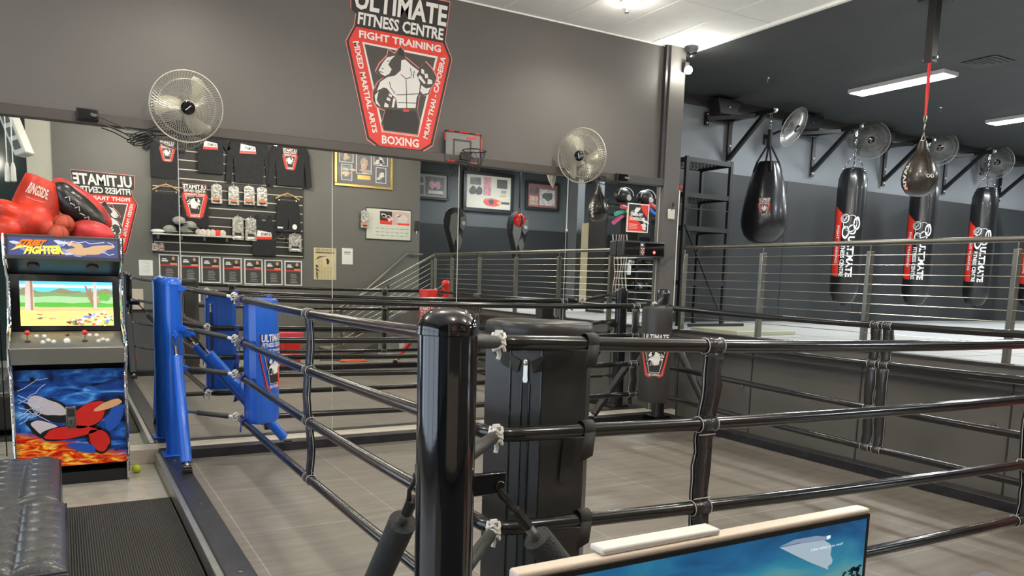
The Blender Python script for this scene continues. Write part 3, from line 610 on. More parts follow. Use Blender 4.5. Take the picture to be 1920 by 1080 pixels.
g = MB().b2((AX0 + .02, 6.485, .03), (AX1 - .02, 6.5, .745)); g.build('front_panel', [swirl()], cab)
g = MB(); fn = planeY(.03, 6.484, .4)     # plain brush shapes on the front art
pa = mat('art_cream', (.62, .55, .58), .4); pr_ = mat('art_red', (.62, .02, .015), .4); pk = mat('art_black', (.01, .01, .012), .4); pw = mat('art_white_blue', (.65, .8, 1), .4); pu_ = mat('art_ultramarine', (.02, .09, .45), .4); po = mat('art_orange', (.75, .4, .2), .4)
def blob(cx, cy, rx, ry, rot, n=18, j=.12, sd=1):
    r = random.Random(sd); c, s = math.cos(rot), math.sin(rot); out = []; n = n * 2; p1, p2, p3 = [r.uniform(0, 6.28) for _ in range(3)]
    for i in range(n):
        a = 2 * PI * i / n; k = 1 + j * (.7 * math.sin(2 * a + p1) + .6 * math.sin(3 * a + p2) + .35 * math.sin(5 * a + p3)); x = rx * k * math.cos(a); y = ry * k * math.sin(a); out.append((cx + x * c - y * s, cy + x * s + y * c))
    return out
fn2 = lambda u, v, h: fn(u, v, h)
g.poly(blob(-.14, .05, .14, .085, -.4, sd=3), fn, .001, 1).poly(blob(-.16, .08, .12, .06, -.45, sd=4), fn, .002, 0)
g.poly(blob(-.18, -.09, .12, .06, -.5, sd=5), fn, .001, 1).poly(blob(-.17, -.08, .1, .045, -.5, sd=6), fn, .002, 0)
g.poly(blob(.1, -.0, .15, .10, .5, sd=7), fn, .003, 1).poly(blob(.1, .0, .13, .085, .5, sd=8), fn, .004, 2)
g.poly(blob(-.02, -.12, .19, .055, .12, sd=9), fn, .003, 1).poly(blob(-.02, -.12, .17, .045, .12, sd=10), fn, .004, 2)
g.poly(blob(.17, -.19, .1, .08, -.9, sd=11), fn, .003, 1).poly(blob(.17, -.19, .085, .065, -.9, sd=12), fn, .004, 2)
g.poly(blob(.24, .07, .09, .03, .35, sd=13), fn, .005, 5).poly(blob(.06, -.24, .09, .035, -.35, sd=14), fn, .005, 4).poly(blob(.27, -.02, .06, .1, -.2, sd=15), fn, .0012, 4)
rr = random.Random(5)
for q in range(9):
    x, y = -.33, .2 - .03 * q; 
    for k in range(5):
        x2, y2 = x + rr.uniform(.015, .05), y + rr.uniform(-.035, .035); g.line((x, y), (x2, y2), .004, fn, .006, 3); x, y = x2, y2
g.build('front_art', [pa, pk, pr_, pw, pu_, po], cab, smooth=False, orient=False)
g = MB().b2((-.01, 6.474, .31), (.055, 6.484, .47), 0).b2((.005, 6.47, .335), (.04, 6.476, .385), 1).b2((.018, 6.468, .345), (.024, 6.472, .375), 2).b2((-.0, 6.471, .40), (.045, 6.475, .455), 2); g.build('coin_door', [steel, mat('coin_plate', (.3, .3, .32), .3, .9), blackflat], cab, bevel=.002)
MB().frustum((-.21, 6.486, .68), (-.21, 6.47, .68), .016, .014, 16).build('lock', [blackgloss], cab)
# control panel
cpf = lambda u, v, h: (u, 6.335 + v * .24 + h * .29, .925 + v * .085 - h * 0 + h)
MB().add([(AX0 + .02, 6.33, .80), (AX1 - .02, 6.33, .80), (AX1 - .02, 6.315, .915), (AX0 + .02, 6.315, .915), (AX1 - .02, 6.335, .93), (AX0 + .02, 6.335, .93), (AX1 - .02, 6.58, 1.015), (AX0 + .02, 6.58, 1.015), (AX1 - .02, 6.58, .80), (AX0 + .02, 6.58, .80)],
    [(0, 1, 2, 3), (3, 2, 4, 5), (5, 4, 6, 7), (7, 6, 8, 9), (9, 8, 1, 0), (0, 3, 5, 7, 9), (1, 8, 6, 4, 2)]).build('control_panel', [cabgrey], cab, bevel=.004, ang=25)
cp = lambda x, f: Vector((x, 6.335 + f * .245, .93 + f * .085)); cn_ = Vector((0, -.33, .945))
joyred = mat('joystick_red', (.75, .02, .03), .15, coat=.5)
for x in (-.222, .13):
    b = cp(x, .3); MB().frustum(b, b + cn_ * .004, .019, .019, 16).build('joystick_base', [blackflat], cab)
    j = MB().frustum(b, b + cn_ * .055, .0055, .0045, 10).build('joystick', [steel], cab); MB().ball(b + cn_ * .068, .0185, 16).build('ball_top', [joyred], j)
for x, f in ((-.17, .62), (-.122, .62), (-.13, .22), (-.098, .34), (-.065, .25), (.163, .66), (.208, .66), (.217, .26), (.245, .36), (.275, .30)):
    b = cp(x, f); g = MB().frustum(b, b + cn_ * .006, .0165, .0165, 16, 1); g.frustum(b + cn_ * .006, b + cn_ * .014, .0145, .012, 16, 0); g.build('button', [mat('button_white', (.8, .8, .78), .25), mat('button_rim', (.6, .6, .58), .3)], cab)
b = cp(.017, .28); MB().ball(b + cn_ * .004, (.024, .024, .024), 16).build('trackball', [mat('button_white')], cab); b = cp(.022, .72); MB().frustum(b, b + cn_ * .006, .012, .012, 14).build('start_button', [blackgloss], cab)
# screen and bezel
sc = lambda u, v, h: (u, 6.60 + (v - 1.06) * .17 - h, v)
MB().prism([(AX0 + .022, 1.02), (AX1 - .022, 1.02), (AX1 - .022, 1.45), (AX0 + .022, 1.45)], sc, -.02, 0).build('bezel', [blackgloss], cab)
def em(n, c, s=1.0): return mat('screen_' + n, c, .3, emit=s)
SC = [em('sky', (.1, .55, .85)), em('cloud', (.6, .85, .95)), em('hill_brown', (.25, .2, .1)), em('hill_green', (.16, .3, .12)), em('meadow', (.3, .5, .25)), em('hedge', (.08, .36, .04)), em('sand', (.8, .6, .18)), em('path', (.6, .42, .2)), em('trunk', (.55, .45, .42)), em('bark', (.3, .18, .1)), em('red', (.8, .06, .03)), em('blue', (.15, .2, .75)), em('white', (.85, .85, .85)), em('dark', (.06, .05, .04))]
X0, X1, Z0, Z1 = -.265, .33, 1.055, 1.375; W_, H_ = X1 - X0, Z1 - Z0
sf = lambda u, v, h: sc(X0 + u * W_, Z0 + v * H_, .001 + h * .0004)
g = MB(); g.rect(0, 0, 1, 1, sf, 0, 0); g.rect(0, .86, 1, .93, sf, 1, 1)
def ridge(y, amp, sd, m_, h, y0=0, x0=0, x1=1):
    r = random.Random(sd); pts = [(x0, y0)]; n = 16
    for i in range(n + 1): pts.append((x0 + (x1 - x0) * i / n, y + amp * (math.sin(i * .9 + sd) * .6 + r.uniform(-.4, .4))))
    pts.append((x1, y0)); g.poly(pts, sf, h, m_)
ridge(.8, .07, 1, 2, 2); ridge(.74, .05, 4, 3, 3); ridge(.66, .02, 2, 4, 4); ridge(.52, .015, 3, 5, 5); ridge(.42, .006, 6, 7, 6); ridge(.33, .02, 7, 6, 7)
g.poly([(.05, .34), (.06, 1), (.14, 1), (.15, .34)], sf, 8, 8); g.rect(.11, .34, .135, 1, sf, 9, 9)
r = random.Random(3)
for k in range(70):
    u = r.uniform(.5, .98); v = r.uniform(.03, .12 + .45 * (u - .45)); g.poly(blob(u, v, r.uniform(.012, .03), r.uniform(.015, .045), r.uniform(0, 3), 9, .25, k), sf, 10 + k * .1, r.choice([10, 11, 12, 12, 6, 5, 9, 13]))
for k in range(14):
    u = .78 + r.uniform(-.04, .04); g.line((.79, .42), (.79 + r.uniform(-.13, .12), r.uniform(.6, .95)), .012, sf, 18, 9)
g.line((.80, .4), (.805, 1), .035, sf, 19, 8); g.poly(blob(.9, .66, .06, .1, 0, 14, .2, 9), sf, 20, 5)
for k in range(6): g.poly(blob(r.uniform(.04, .45), r.uniform(.15, .27), .035, .012, 0, 9, .4, k + 90), sf, 20, r.choice([9, 13, 8]))
g.build('screen', SC, cab, smooth=False, orient=False)
# speaker panel, marquee
MB().add([(AX0 + .022, 6.64, 1.43), (AX1 - .022, 6.64, 1.43), (AX1 - .022, 6.43, 1.535), (AX0 + .022, 6.43, 1.535), (AX0 + .022, 6.66, 1.60), (AX1 - .022, 6.66, 1.60)], [(0, 1, 2, 3), (3, 2, 5, 4), (0, 4, 5, 1), (0, 3, 4), (1, 5, 2)]).build('speaker_panel', [cabblack], cab, smooth=False)
for x in (-.17, .2): 
    c = Vector((x, 6.53, 1.483)); g = MB().frustum(c, c + Vector((0, -.005, -.01)), .04, .038, 20)
    g.build('speaker_grille', [mat('speaker_grey', (.04, .04, .045), .6)], cab)
MB().b2((AX0 + .022, 6.405, 1.53), (AX1 - .022, 6.62, 1.70)).build('marquee_box', [mat('marquee_rim', (.07, .07, .075), .4)], cab, bevel=.006)
mq = planeY(.0275, 6.4035, 1.615); g = MB(); g.rect(-.335, -.06, .335, .062, mq, 0, 0)
for k in range(12):
    r = random.Random(k + 40); g.poly(blob(r.uniform(-.3, .3), r.uniform(-.045, .045), .04, .015, r.uniform(-.5, .5), 9, .3, k), mq, .0004 + k * .00003, r.choice([1, 2]))
for pts in (((0, .05), (.03, .015), (.045, .05), (.09, .04)), ((.09, .04), (.13, .05), (.16, .035), (.22, .045), (.25, .05)), ((.27, .05), (.3, .04), (.31, .02)), ((.24, -.02), (.28, -.04), (.31, -.03))):
    for p, q in zip(pts, pts[1:]): g.line(p, q, .003, mq, .001, 3)
g.poly(blob(.16, -.01, .12, .035, .15, 16, .3, 8), mq, .0008, 4).poly(blob(.07, .02, .05, .022, -.4, 12, .3, 18), mq, .0009, 4)
for dx, mm, h in ((.004, 7, .0015), (0, 5, .002)):
    g.text('STREET', [(-.295 + dx, .0 - dx), (-.125 + dx, .01 - dx), (-.105 + dx, .05 - dx), (-.255 + dx, .05 - dx)], mq, h, mm, .06)
    g.text('FIGHTER', [(-.25 + dx, -.052 - dx), (.0 + dx, -.045 - dx), (-.02 + dx, .018 - dx), (-.225 + dx, .0 - dx)], mq, h + .0001, 6 if mm == 5 else 7, .06)
g.poly([(-.325, -.03), (-.27, .012), (-.2, .006), (-.275, -.012)], mq, .0019, 6)
g.build('marquee', [em('mq_navy', (.06, .07, .18), .7), em('mq_lilac', (.2, .22, .4), .7), em('mq_pale', (.45, .5, .65), .7), em('mq_bolt', (.8, .85, 1), .8), em('mq_tan', (.5, .32, .18), .7), em('mq_redorange', (.9, .16, .02), .8), em('mq_yellow', (.95, .6, .08), .8), em('mq_black', (.01, .01, .02), .1)], cab, smooth=False, orient=False)

# giant novelty gloves and balls on the cabinet top (z 1.64)
gr = mat('glove_satin_red', (.6, .035, .012), .42, var=.45, vs=6, bump=.6, bs=9); gr2 = mat('glove_satin_crimson', (.55, .04, .04), .42, var=.6, vs=6, bump=.5, bs=9); gb = mat('glove_black_leather', (.02, .02, .018), .3, bump=.7, bs=14, coat=.2)
t = thing('giant_boxing_glove', 'oversized red boxing glove standing upright on the arcade cabinet, white lettering on the cuff', 'boxing glove', (-.17, 6.75, 1.64), 'oversized gloves on the cabinet')
g = MB(); g.ball((-.165, 6.76, 1.80), (.165, .14, .155), 20).ball((-.32, 6.73, 1.87), (.12, .1, .075), 16, 0, Matrix.Rotation(.35, 3, 'Y')).ball((-.33, 6.70, 1.735), (.115, .1, .09), 16).ball((-.12, 6.78, 1.88), (.125, .1, .1), 16).ball((-.07, 6.72, 1.74), (.09, .1, .095), 16)
g.build('glove_body', [gr], t, remesh=.012)
R_ = Matrix.Rotation(.2, 3, 'Y')
g = MB(); P_ = [(.15, -.06), (.15, .02), (.128, .12), (.1, .21)]
rings = []
for i, (rx, z) in enumerate(P_ + [(.09, .212), (.10, .10)]):
    for k in range(28):
        a = 2 * PI * k / 28; v = R_ @ Vector((rx * math.cos(a), rx * .72 * math.sin(a), z + (.018 * math.cos(a + 2.6) if i in (3, 4) else 0))); rings.append(Vector((-.145, 6.78, 1.905)) + v)
g.add(rings, [(j * 28 + k, j * 28 + (k + 1) % 28, (j + 1) * 28 + (k + 1) % 28, (j + 1) * 28 + k) for j in range(5) for k in range(28)] + [tuple(5 * 28 + k for k in range(28))])
for i_, f_ in enumerate(g.f): g.m[i_] = 1 if i_ >= 28 * 3 else 0
g.build('cuff', [gr, blackflat], t)
pf = lambda u, v, h: tuple(Vector((-.125, 6.78, 2.03)) + R_ @ Vector((u, -math.sqrt(max(.0001, .128 ** 2 * (1 - (u / .14) ** 2))) * .80 + .10 * v - .006 - h - .03 * (1 - 0) * (v < -2), v)))
g = MB(); g.text('RINGSIDE', [(-.07, -.045), (.07, -.065), (.07, .015), (-.045, .045)], lambda u, v, h: pf(u, v * .9, .0), 0, 0, .03)
g.tube([pf(-.06 + .012 * k, -.07 - .006 * math.sin(k / 10 * PI) - .001 * k, .001) for k in range(11)], .0015, 5)
g.build('lettering', [mat('glove_print_cream', (.8, .6, .5), .5)], t, smooth=False, orient=False)
t = thing('giant_boxing_glove', 'oversized red boxing glove lying palm out with black laced palm, beside the upright one', 'boxing glove', (.15, 6.8, 1.64), 'oversized gloves on the cabinet')
ax = Matrix.Rotation(.72, 3, 'Y')
g = MB(); g.ball((.13, 6.80, 1.93), (.235, .07, .095), 20, 0, ax).ball((.04, 6.80, 2.02), (.1, .06, .085), 16, 0, ax); g.build('palm', [gb], t, remesh=.011)
g = MB(); g.ball((.165, 6.85, 1.955), (.25, .07, .095), 20, 0, ax).ball((.03, 6.86, 2.06), (.09, .06, .08), 16, 0, ax); g.build('back', [gr2], t, remesh=.011)
g = MB(); g.ball((.215, 6.66, 1.745), (.15, .10, .085), 20, 0, Matrix.Rotation(.2, 3, 'Y')).ball((.16, 6.67, 1.73), (.1, .09, .08), 16); g.build('fist', [gr2], t, remesh=.012)
g = MB()
for k in range(5): c = Vector((.045 + .03 * k, 6.722 - .004 * k, 1.985 - .035 * k)); g.tube([c, c + Vector((.028, -.004, .012 * (-1) ** k)), c + Vector((.03, 0, -.02))], .0035, 6)
g.build('laces', [whiterope], t)
bk = mat('basketball_rubber', (.5, .07, .03), .5, bump=.2, bs=300)
for c, lb in (((-.01, 6.47, 1.71), 'small orange-red basketball in front, at the rim of the arcade cabinet top'), ((.03, 6.60, 1.79), 'small orange-red basketball resting higher, between the two giant gloves')):
    t = thing('mini_basketball', lb, 'basketball', c, 'small basketballs on the cabinet'); MB().ball(c, .07, 28).build('ball', [bk], t)
    g = MB(); C_ = Vector(c); RR = Matrix.Rotation(.5, 3, 'Z') @ Matrix.Rotation(.4, 3, 'X')
    for ax_ in (0, 1, 2):
        ring = []
        for k in range(32): a = 2 * PI * k / 32; v = [0, 0, 0]; v[(ax_ + 1) % 3] = math.cos(a) * .0703; v[(ax_ + 2) % 3] = math.sin(a) * .0703; ring.append(C_ + RR @ Vector(v))
        g.tube(ring, .0012, 5, closed=True)
    g.build('seam', [blackflat], t)
tag(MB().ball((.458, 6.70, -.087), .033, 20).build('tennis_ball', [mat('tennis_felt', (.55, .65, .03), .85, var=.1, vs=60)]), 'yellow-green tennis ball on the floor beside the arcade cabinet', 'ball')

# ================================================================== OTTOMANS, MAT
lea = mat('ottoman_leather', (.06, .06, .062), .26, bump=.15, bs=90)
def ottoman(x0, x1, y0, y1, label):
    t = thing('ottoman', label, 'ottoman', ((x0 + x1) / 2, (y0 + y1) / 2, -.12), 'tufted ottomans at the left')
    n, m_ = 72, 90; zt = .285; vs = []; sw = .165; ph = .142
    for i in range(n + 1):
        for j in range(m_ + 1):
            x = x1 - (x1 - x0) * i / n; y = y0 + (y1 - y0) * j / m_
            fx = ((x1 - x - .03) / sw) % 1.0; b = abs(math.sin(PI * fx)) ** .45; py = ((y - y0) / ph + .5 * math.sin(PI * fx)) % 1.0; d = min(py, 1 - py)
            e = min(x - x0, x1 - x, y - y0, y1 - y); b *= min(1, e / .05); z = zt + .022 * b - .007 * math.exp(-(d / .09) ** 2) * b - .004 * (1 - b)
            e = min(x - x0, x1 - x, y - y0, y1 - y); z -= .03 * max(0, 1 - e / .03) ** 2
            vs.append((x, y, z))
    fs = [(i * (m_ + 1) + j, i * (m_ + 1) + j + 1, (i + 1) * (m_ + 1) + j + 1, (i + 1) * (m_ + 1) + j) for i in range(n) for j in range(m_)]
    MB().add(vs, fs).build('tufted_top', [lea], t, ang=80)
    MB().b2((x0, y0, -.06), (x1, y1, .262)).build('base', [lea], t, bevel=.02, seg=3)
    MB().tube([(x0 + .01, y0 + .005, .262), (x1 - .005, y0 + .005, .262), (x1 - .003, y1 - .005, .262), (x0 + .01, y1 - .003, .262)], .006, 8, closed=True).build('piping', [lea], t)
    for x in (x0 + .06, x1 - .06):
        for y in (y0 + .06, y1 - .06): MB().frustum((x, y, -.06), (x, y, -.12), .025, .02, 12).build('leg', [blacksatin], t)
ottoman(-1.1, -.045, 4.60, 5.64, 'black tufted leather ottoman farther from the camera, near the arcade cabinet')
ottoman(-1.1, -.02, 3.52, 4.57, 'black tufted leather ottoman nearest the camera at the bottom left')
def ribmat():
    M = mat('entrance_mat_ribbed', (.06, .058, .052), .85, var=.25, vs=60); nt = M.node_tree; b = nt.nodes['Principled BSDF']
    tc = nt.nodes.new('ShaderNodeTexCoord'); w = nt.nodes.new('ShaderNodeTexWave'); w.wave_type = 'BANDS'; w.bands_direction = 'X'; w.inputs['Scale'].default_value = 24; w.inputs['Distortion'].default_value = 1.2; w.inputs['Detail Scale'].default_value = 6
    nt.links.new(tc.outputs['Object'], w.inputs['Vector']); bp = nt.nodes.new('ShaderNodeBump'); bp.inputs['Strength'].default_value = 1; bp.inputs['Distance'].default_value = .01; nt.links.new(w.outputs['Fac'], bp.inputs['Height']); nt.links.new(bp.outputs[0], b.inputs['Normal'])
    r = nt.nodes.new('ShaderNodeValToRGB'); r.color_ramp.elements[0].color = (.03, .029, .026, 1); r.color_ramp.elements[1].color = (.10, .096, .088, 1); nt.links.new(w.outputs['Fac'], r.inputs[0]); nt.links.new(r.outputs[0], b.inputs['Base Color'])
    return M
t = thing('entrance_mat', 'dark grey ribbed floor mat beside the ring frame', 'mat', (.1, 4, -.12))
MB().b2((-.95, 1.6, -.119), (.60, 5.82, -.108)).build('ribbed_pile', [ribmat()], t)
g = MB().b2((.595, 1.58, -.12), (.612, 5.85, -.112)).b2((-.97, 5.82, -.12), (.6, 5.85, -.112)).b2((-.97, 1.58, -.12), (-.95, 5.82, -.112)); g.build('rubber_edge', [mat('mat_rubber', (.03, .03, .03), .6)], t)

# ================================================================== WALL FANS
blade_m = mat('fan_blade_cream', (.55, .53, .42), .35, alpha=.55); guard = mat('fan_guard_cream', (.5, .48, .4), .3, .4)
def make_fan(label, nspoke=72, r=.27, gm=guard, bm_=blade_m, hubm=blackgloss, wr_=.0012):
    t = thing('wall_fan', label, 'fan', (0, 0, 0), 'wall fans'); Z = Matrix.Identity(3)
    # local axis: +z looks out of the fan
    MB().tube([(r * math.cos(a), r * math.sin(a), .0) for a in [2 * PI * k / 48 for k in range(48)]], .006, 8, closed=True).build('guard_ring', [gm], t)
    for s, nm in ((1, 'front_guard'), (-1, 'rear_guard')):
        g = MB()
        for k in range(nspoke):
            a = 2 * PI * k / nspoke; b = a + .5 * s
            pts = []
            for u in (.2, .45, .7, .88, 1.0):
                q = b + (a - b) * u; pts.append((r * u * math.cos(q), r * u * math.sin(q), s * (.055 * (1 - u ** 3) + .002)))
            g.tube(pts, wr_, 4)
        for u in (.2, .78): g.tube([(r * u * math.cos(a), r * u * math.sin(a), s * (.055 * (1 - u ** 3) + .003)) for a in [2 * PI * k / 36 for k in range(36)]], .002, 5, closed=True)
        g.build(nm, [gm], t, ang=60, orient=False)
    MB().lathe([(.055, .055), (.052, .064), (.04, .068), (.001, .07)], n=24).build('hub_cap', [hubm], t)
    MB().tube([(-.025, -.012, .071), (.025, .012, .071)], .003, 6).build('hub_mark', [whiteplastic], t)
    for k in range(3):
        a0 = 2 * PI * k / 3 + .4; vs = []; N = 10
        for i in range(N + 1):
            u = i / N; rr = .05 + .19 * u; w0 = .45 * (1 - .2 * u); sw = .55 * u
            for e in (-1, 0, 1):
                a = a0 + sw + e * w0 * (1 - .35 * u ** 4) * (1.0 if i < N else .6); vs.append((rr * math.cos(a), rr * math.sin(a), .01 + e * .022))
        g = MB().add(vs, [(3 * i + e, 3 * i + e + 1, 3 * i + e + 4, 3 * i + e + 3) for i in range(N) for e in (0, 1)]); o = g.build('blade', [bm_], t, ang=80); md = o.modifiers.new('s', 'SOLIDIFY'); md.thickness = .003
    MB().lathe([(.05, -.05), (.07, -.07), (.07, -.15), (.05, -.18), (.01, -.19)], n=20).build('motor', [blacksatin], t)
    return t
def orient(o, loc, d, roll=0):
    d = Vector(d).normalized(); x = Vector((0, 0, 1)).cross(d).normalized(); y = d.cross(x); M = Matrix((x, y, d)).transposed() @ Matrix.Rotation(roll, 3, 'Z'); o.location = loc; o.rotation_euler = M.to_euler(); return M
fan = make_fan('cream wall fan at the left, above the power socket cables')
def place_fan(o, loc, d, wall_y, roll=0, z2=None, parent_bracket=True):
    M = orient(o, loc, d, roll)
    back = Vector(loc) - Vector(d).normalized() * .14; z2 = z2 if z2 else loc[2] - .22
    g = MB(); g.tube([back, back + Vector((0, .02, -.08)), (back.x, wall_y - .06, z2 + .05), (back.x, wall_y - .01, z2)], .018, 10).box((back.x, wall_y - .015, z2), (.09, .03, .14))
    b = g.build('wall_arm', [blacksatin]); b.parent = o; b.matrix_parent_inverse = (Matrix.Translation(loc) @ M.to_4x4()).inverted()
fan2 = dup(fan, (0, 0, 0), 'cream wall fan at the right of the shield sign, turned sideways'); 
bd = mat('fan_blade_dark', (.12, .12, .11), .4, alpha=.6); gd = mat('fan_guard_dark', (.4, .4, .38), .35, .6)
fans = [make_fan('dark wire wall fan turned sideways, just right of the teardrop bag chain', 64, .29, gd, bd, blackgloss, .0026)]
for lb in ('dark wire wall fan behind the chain of the nearest long punching bag', 'dark wire wall fan just behind the hanging speed bag', 'dark wire wall fan behind the chain of the farthest long bag', ):
    fans.append(dup(fans[0], (0, 0, 0), lb))
place_fan(fan, (.905, 6.8, 2.755), (.02, -1, -.28), YM, .3, 2.62)
place_fan(fan2, (4.67, 6.8, 2.76), (-.86, -.5, -.14), YM, 1.2, 2.62)
for o, (loc, d) in zip(fans, (((9.35, 8.2, 3.80), (.25, -1, -.55)), ((11.35, 8.38, 3.86), (-.75, -.7, -.2)), ((13.12, 8.34, 3.92), (-.75, -.7, -.2)), ((14.95, 8.38, 3.86), (-.75, -.7, -.2)))): place_fan(o, loc, d, 8.7, .7, loc[2] - .12)
# power sockets with cable
for (x, z, lb) in ((.22, 2.645, 'black power socket box left of the left fan, with a looped cable'), (5.36, 2.62, 'black power socket box on the mirror trim right of the right fan')):
    t = thing('power_socket', lb, 'socket', (x, 7.05, z)); MB().box((x, 7.02, z), (.15, .05, .085), 0).build('box', [blacksatin], t, bevel=.005)
    MB().box((x, 6.992, z), (.135, .01, .075), 0).build('faceplate', [blackgloss], t, bevel=.003); MB().tube([(x + .03, 6.99, z), (x + .035, 6.96, z - .01), (x + .06, 6.955, z - .012)], .014, 10).build('plug', [mat('plug_grey', (.12, .13, .12), .4)], t)
    g = MB(); s = 1 if x < 1 else -1; x1 = x + .06 * 1
    if x < 1:
        g.tube([(x1, 6.955, z - .012), (x + .18, 6.97, z - .05), (x + .27, 6.98, z - .085), (x + .38, 6.98, z - .08), (x + .46, 6.97, z - .05), (x + .52, 6.96, z - .01), (x + .6, 6.95, z + .01)], .0045, 6)
        g.tube([(x + .1, 7.0, z - .06), (x + .2, 7.0, z - .09), (x + .28, 7.0, z - .13), (x + .32, 6.98, z - .13), (x + .45, 6.98, z - .08), (x + .6, 6.97, z - .06)], .0045, 6)
        for k in range(3): cx = x + .36 + .02 * k; g.tube([(cx + .075 * math.cos(a) , 6.97 - .006 * k, z - .115 - .01 * k + .022 * math.sin(a) + .35 * (.075 * math.cos(a))) for a in [2 * PI * j / 16 for j in range(16)]], .0045, 6, closed=True)
    else:
        g.tube([(x1, 6.955, z - .012), (x + .02, 6.95, z - .05), (x - .1, 6.97, z - .06), (x - .25, 6.96, z - .03), (x - .4, 6.95, z - .03), (x - .5, 6.9, z + .02)], .0045, 6)
        for k in range(3): g.tube([(x - .3 + .05 * math.cos(a), 6.97 - .006 * k, z - .05 + .02 * math.sin(a) + .01 * k) for a in [2 * PI * j / 14 for j in range(14)]], .0045, 6, closed=True)
    g.build('cable', [blacksatin], t)

# ================================================================== SMALL BASKETBALL HOOP
t = thing('mini_basketball_hoop', 'small wall basketball hoop with a grey mesh backboard and red corners', 'basketball hoop', (3.435, 7.05, 2.74))
hf = planeY(3.44, 7.06, 2.742); g = MB().box((3.44, 7.05, 2.742), (.37, .012, .27), 0); g.build('backboard', [mat('backboard_mesh', (.22, .22, .21), .6, var=.5, vs=160)], t, bevel=.004)
g = MB(); c = [(-.195, -.14), (.195, -.14), (.195, .14), (-.195, .14)]
g.tube([hf(u, v, .015) for u, v in c], .009, 8, 0, closed=True).build('border', [blacksatin], t)
for p, q in (((-.16, .14), (-.1, .14)), ((-.05, .142), (.06, .142)), ((.12, .14), (.18, .14)), ((-.195, .05), (-.195, .12)), ((.195, -.02), (.195, .11)), ((-.17, -.14), (-.09, -.14)), ((.08, -.14), (.15, -.14))): MB().tube([hf(*p, .02), hf(*q, .02)], .008, 8).build('red_accent', [redvinyl], t)
MB().prism([(.03, .11), (.15, .11), (.13, .085), (.05, .085)], hf, .008, .018).build('red_accent', [redvinyl], t)
g = MB()
for p, q in (((-.1, -.09), (-.1, .06)), ((-.11, .065), (.085, .065)), ((.08, .06), (.08, -.09)), ((-.1, -.085), (.08, -.085))): g.line(p, q, .018, hf, .018)
g.build('target_square', [mat('target_dark', (.05, .045, .04), .5)], t, smooth=False)
rc = Vector((3.49, 6.90, 2.70)); g = MB().tube([rc + Vector((.115 * math.cos(a), .115 * math.sin(a), 0)) for a in [2 * PI * k / 32 for k in range(32)]], .005, 8, closed=True).tube([rc + Vector((-.03, .11, 0)), (3.44, 7.04, 2.68)], .006, 6).tube([rc + Vector((.03, .11, 0)), (3.5, 7.04, 2.68)], .006, 6); g.box((3.46, 7.03, 2.66), (.1, .02, .07)); g.build('rim', [blacksatin], t)
g = MB(); n = 12
for lv in range(4):
    r0, r1 = .113 - .017 * lv, .113 - .017 * (lv + 1); z0, z1 = -.005 - .05 * lv, -.005 - .05 * (lv + 1)
    for k in range(n):
        for s in (-.5, .5):
            a = 2 * PI * (k + .5 * (lv % 2)) / n; b = a + 2 * PI * s / n; g.tube([rc + Vector((r0 * math.cos(a), r0 * math.sin(a), z0)), rc + Vector((r1 * math.cos(b), r1 * math.sin(b), z1))], .0016, 4)
g.build('net', [mat('net_black', (.03, .03, .03), .8)], t)

# ================================================================== THINGS ON THE LAST MIRROR PANEL AND COLUMN
t = thing('round_timer', 'black box timer with a glowing red light mounted on the mirror', 'timer', (5.69, 7.0, 1.86)); MB().box((5.69, 7.03, 1.86), (.60, .12, .175)).build('case', [mat('timer_case', (.03, .03, .033), .35)], t, bevel=.012, seg=3)
tf = planeY(5.69, 6.969, 1.86); MB().rect(-.28, -.07, .28, .07, tf, 0).build('front_glass', [blackgloss], t, smooth=False)
g = MB(); g.rect(-.07, -.07, .0, .07, tf, .002, 0); g.rect(-.055, .035, -.025, .06, tf, .004, 1)
for i in range(3):
    for j in range(4): g.rect(-.05 + .016 * i, -.06 + .02 * j, -.038 + .016 * i, -.046 + .02 * j, tf, .004, 1 if (i + j) % 2 else 2)
g.build('keypad', [mat('keypad_dark', (.05, .05, .055), .4), whiteflat, mat('keypad_red', (.5, .05, .04), .5)], t, smooth=False)
MB().frustum(tf(.14, -.03, 0), tf(.14, -.03, .004), .016, .016, 16).build('red_light', [mat('led_red', (1, .05, .03), .5, emit=9)], t)
t = thing('promotional_poster', 'white, black and red poster stuck on the mirror above the timer box', 'poster', (5.67, 7.08, 2.21))
pf2 = lambda u, v, h: (5.672 + u * .99 + v * .02, 7.092 - h, 2.21 + v - u * .0); g = MB(); g.prism([(-.155, -.16), (.155, -.16), (.155, .16), (-.155, .16)], pf2, 0, .002, 0); g.rect(-.14, -.145, .14, .148, pf2, .0035, 1)
g.poly([(-.14, -.145), (.09, -.145), (.04, -.06), (-.06, -.0), (-.14, .03)], pf2, .0045, 2).poly([(.02, .148), (.14, .148), (.14, .0), (.06, .08)], pf2, .0045, 2)
g.poly(blob(-.03, .08, .05, .03, .7, 14, .3, 3), pf2, .005, 0).poly(blob(.1, -.03, .05, .02, -.4, 14, .3, 4), pf2, .005, 0).poly(blob(.09, -.09, .04, .03, -.4, 14, .3, 5), pf2, .005, 0).poly(blob(-.09, .05, .03, .03, -.4, 14, .3, 6), pf2, .005, 3)
g.textb('FREE-BY', -.1, .02, .07, .055, pf2, .006, 0, .05).textb('DOWNLOAD', -.12, -.03, .1, .01, pf2, .006, 0, .05)
for k in range(4): g.rect(-.13, -.075 - .016 * k, .0 - .015 * (k % 2), -.068 - .016 * k, pf2, .006, 4)
g.build('sheet', [whiteflat, blackflat, redflat, midgrey, mat('poster_pale_red', (.85, .45, .4), .5)], t, smooth=False, orient=False)
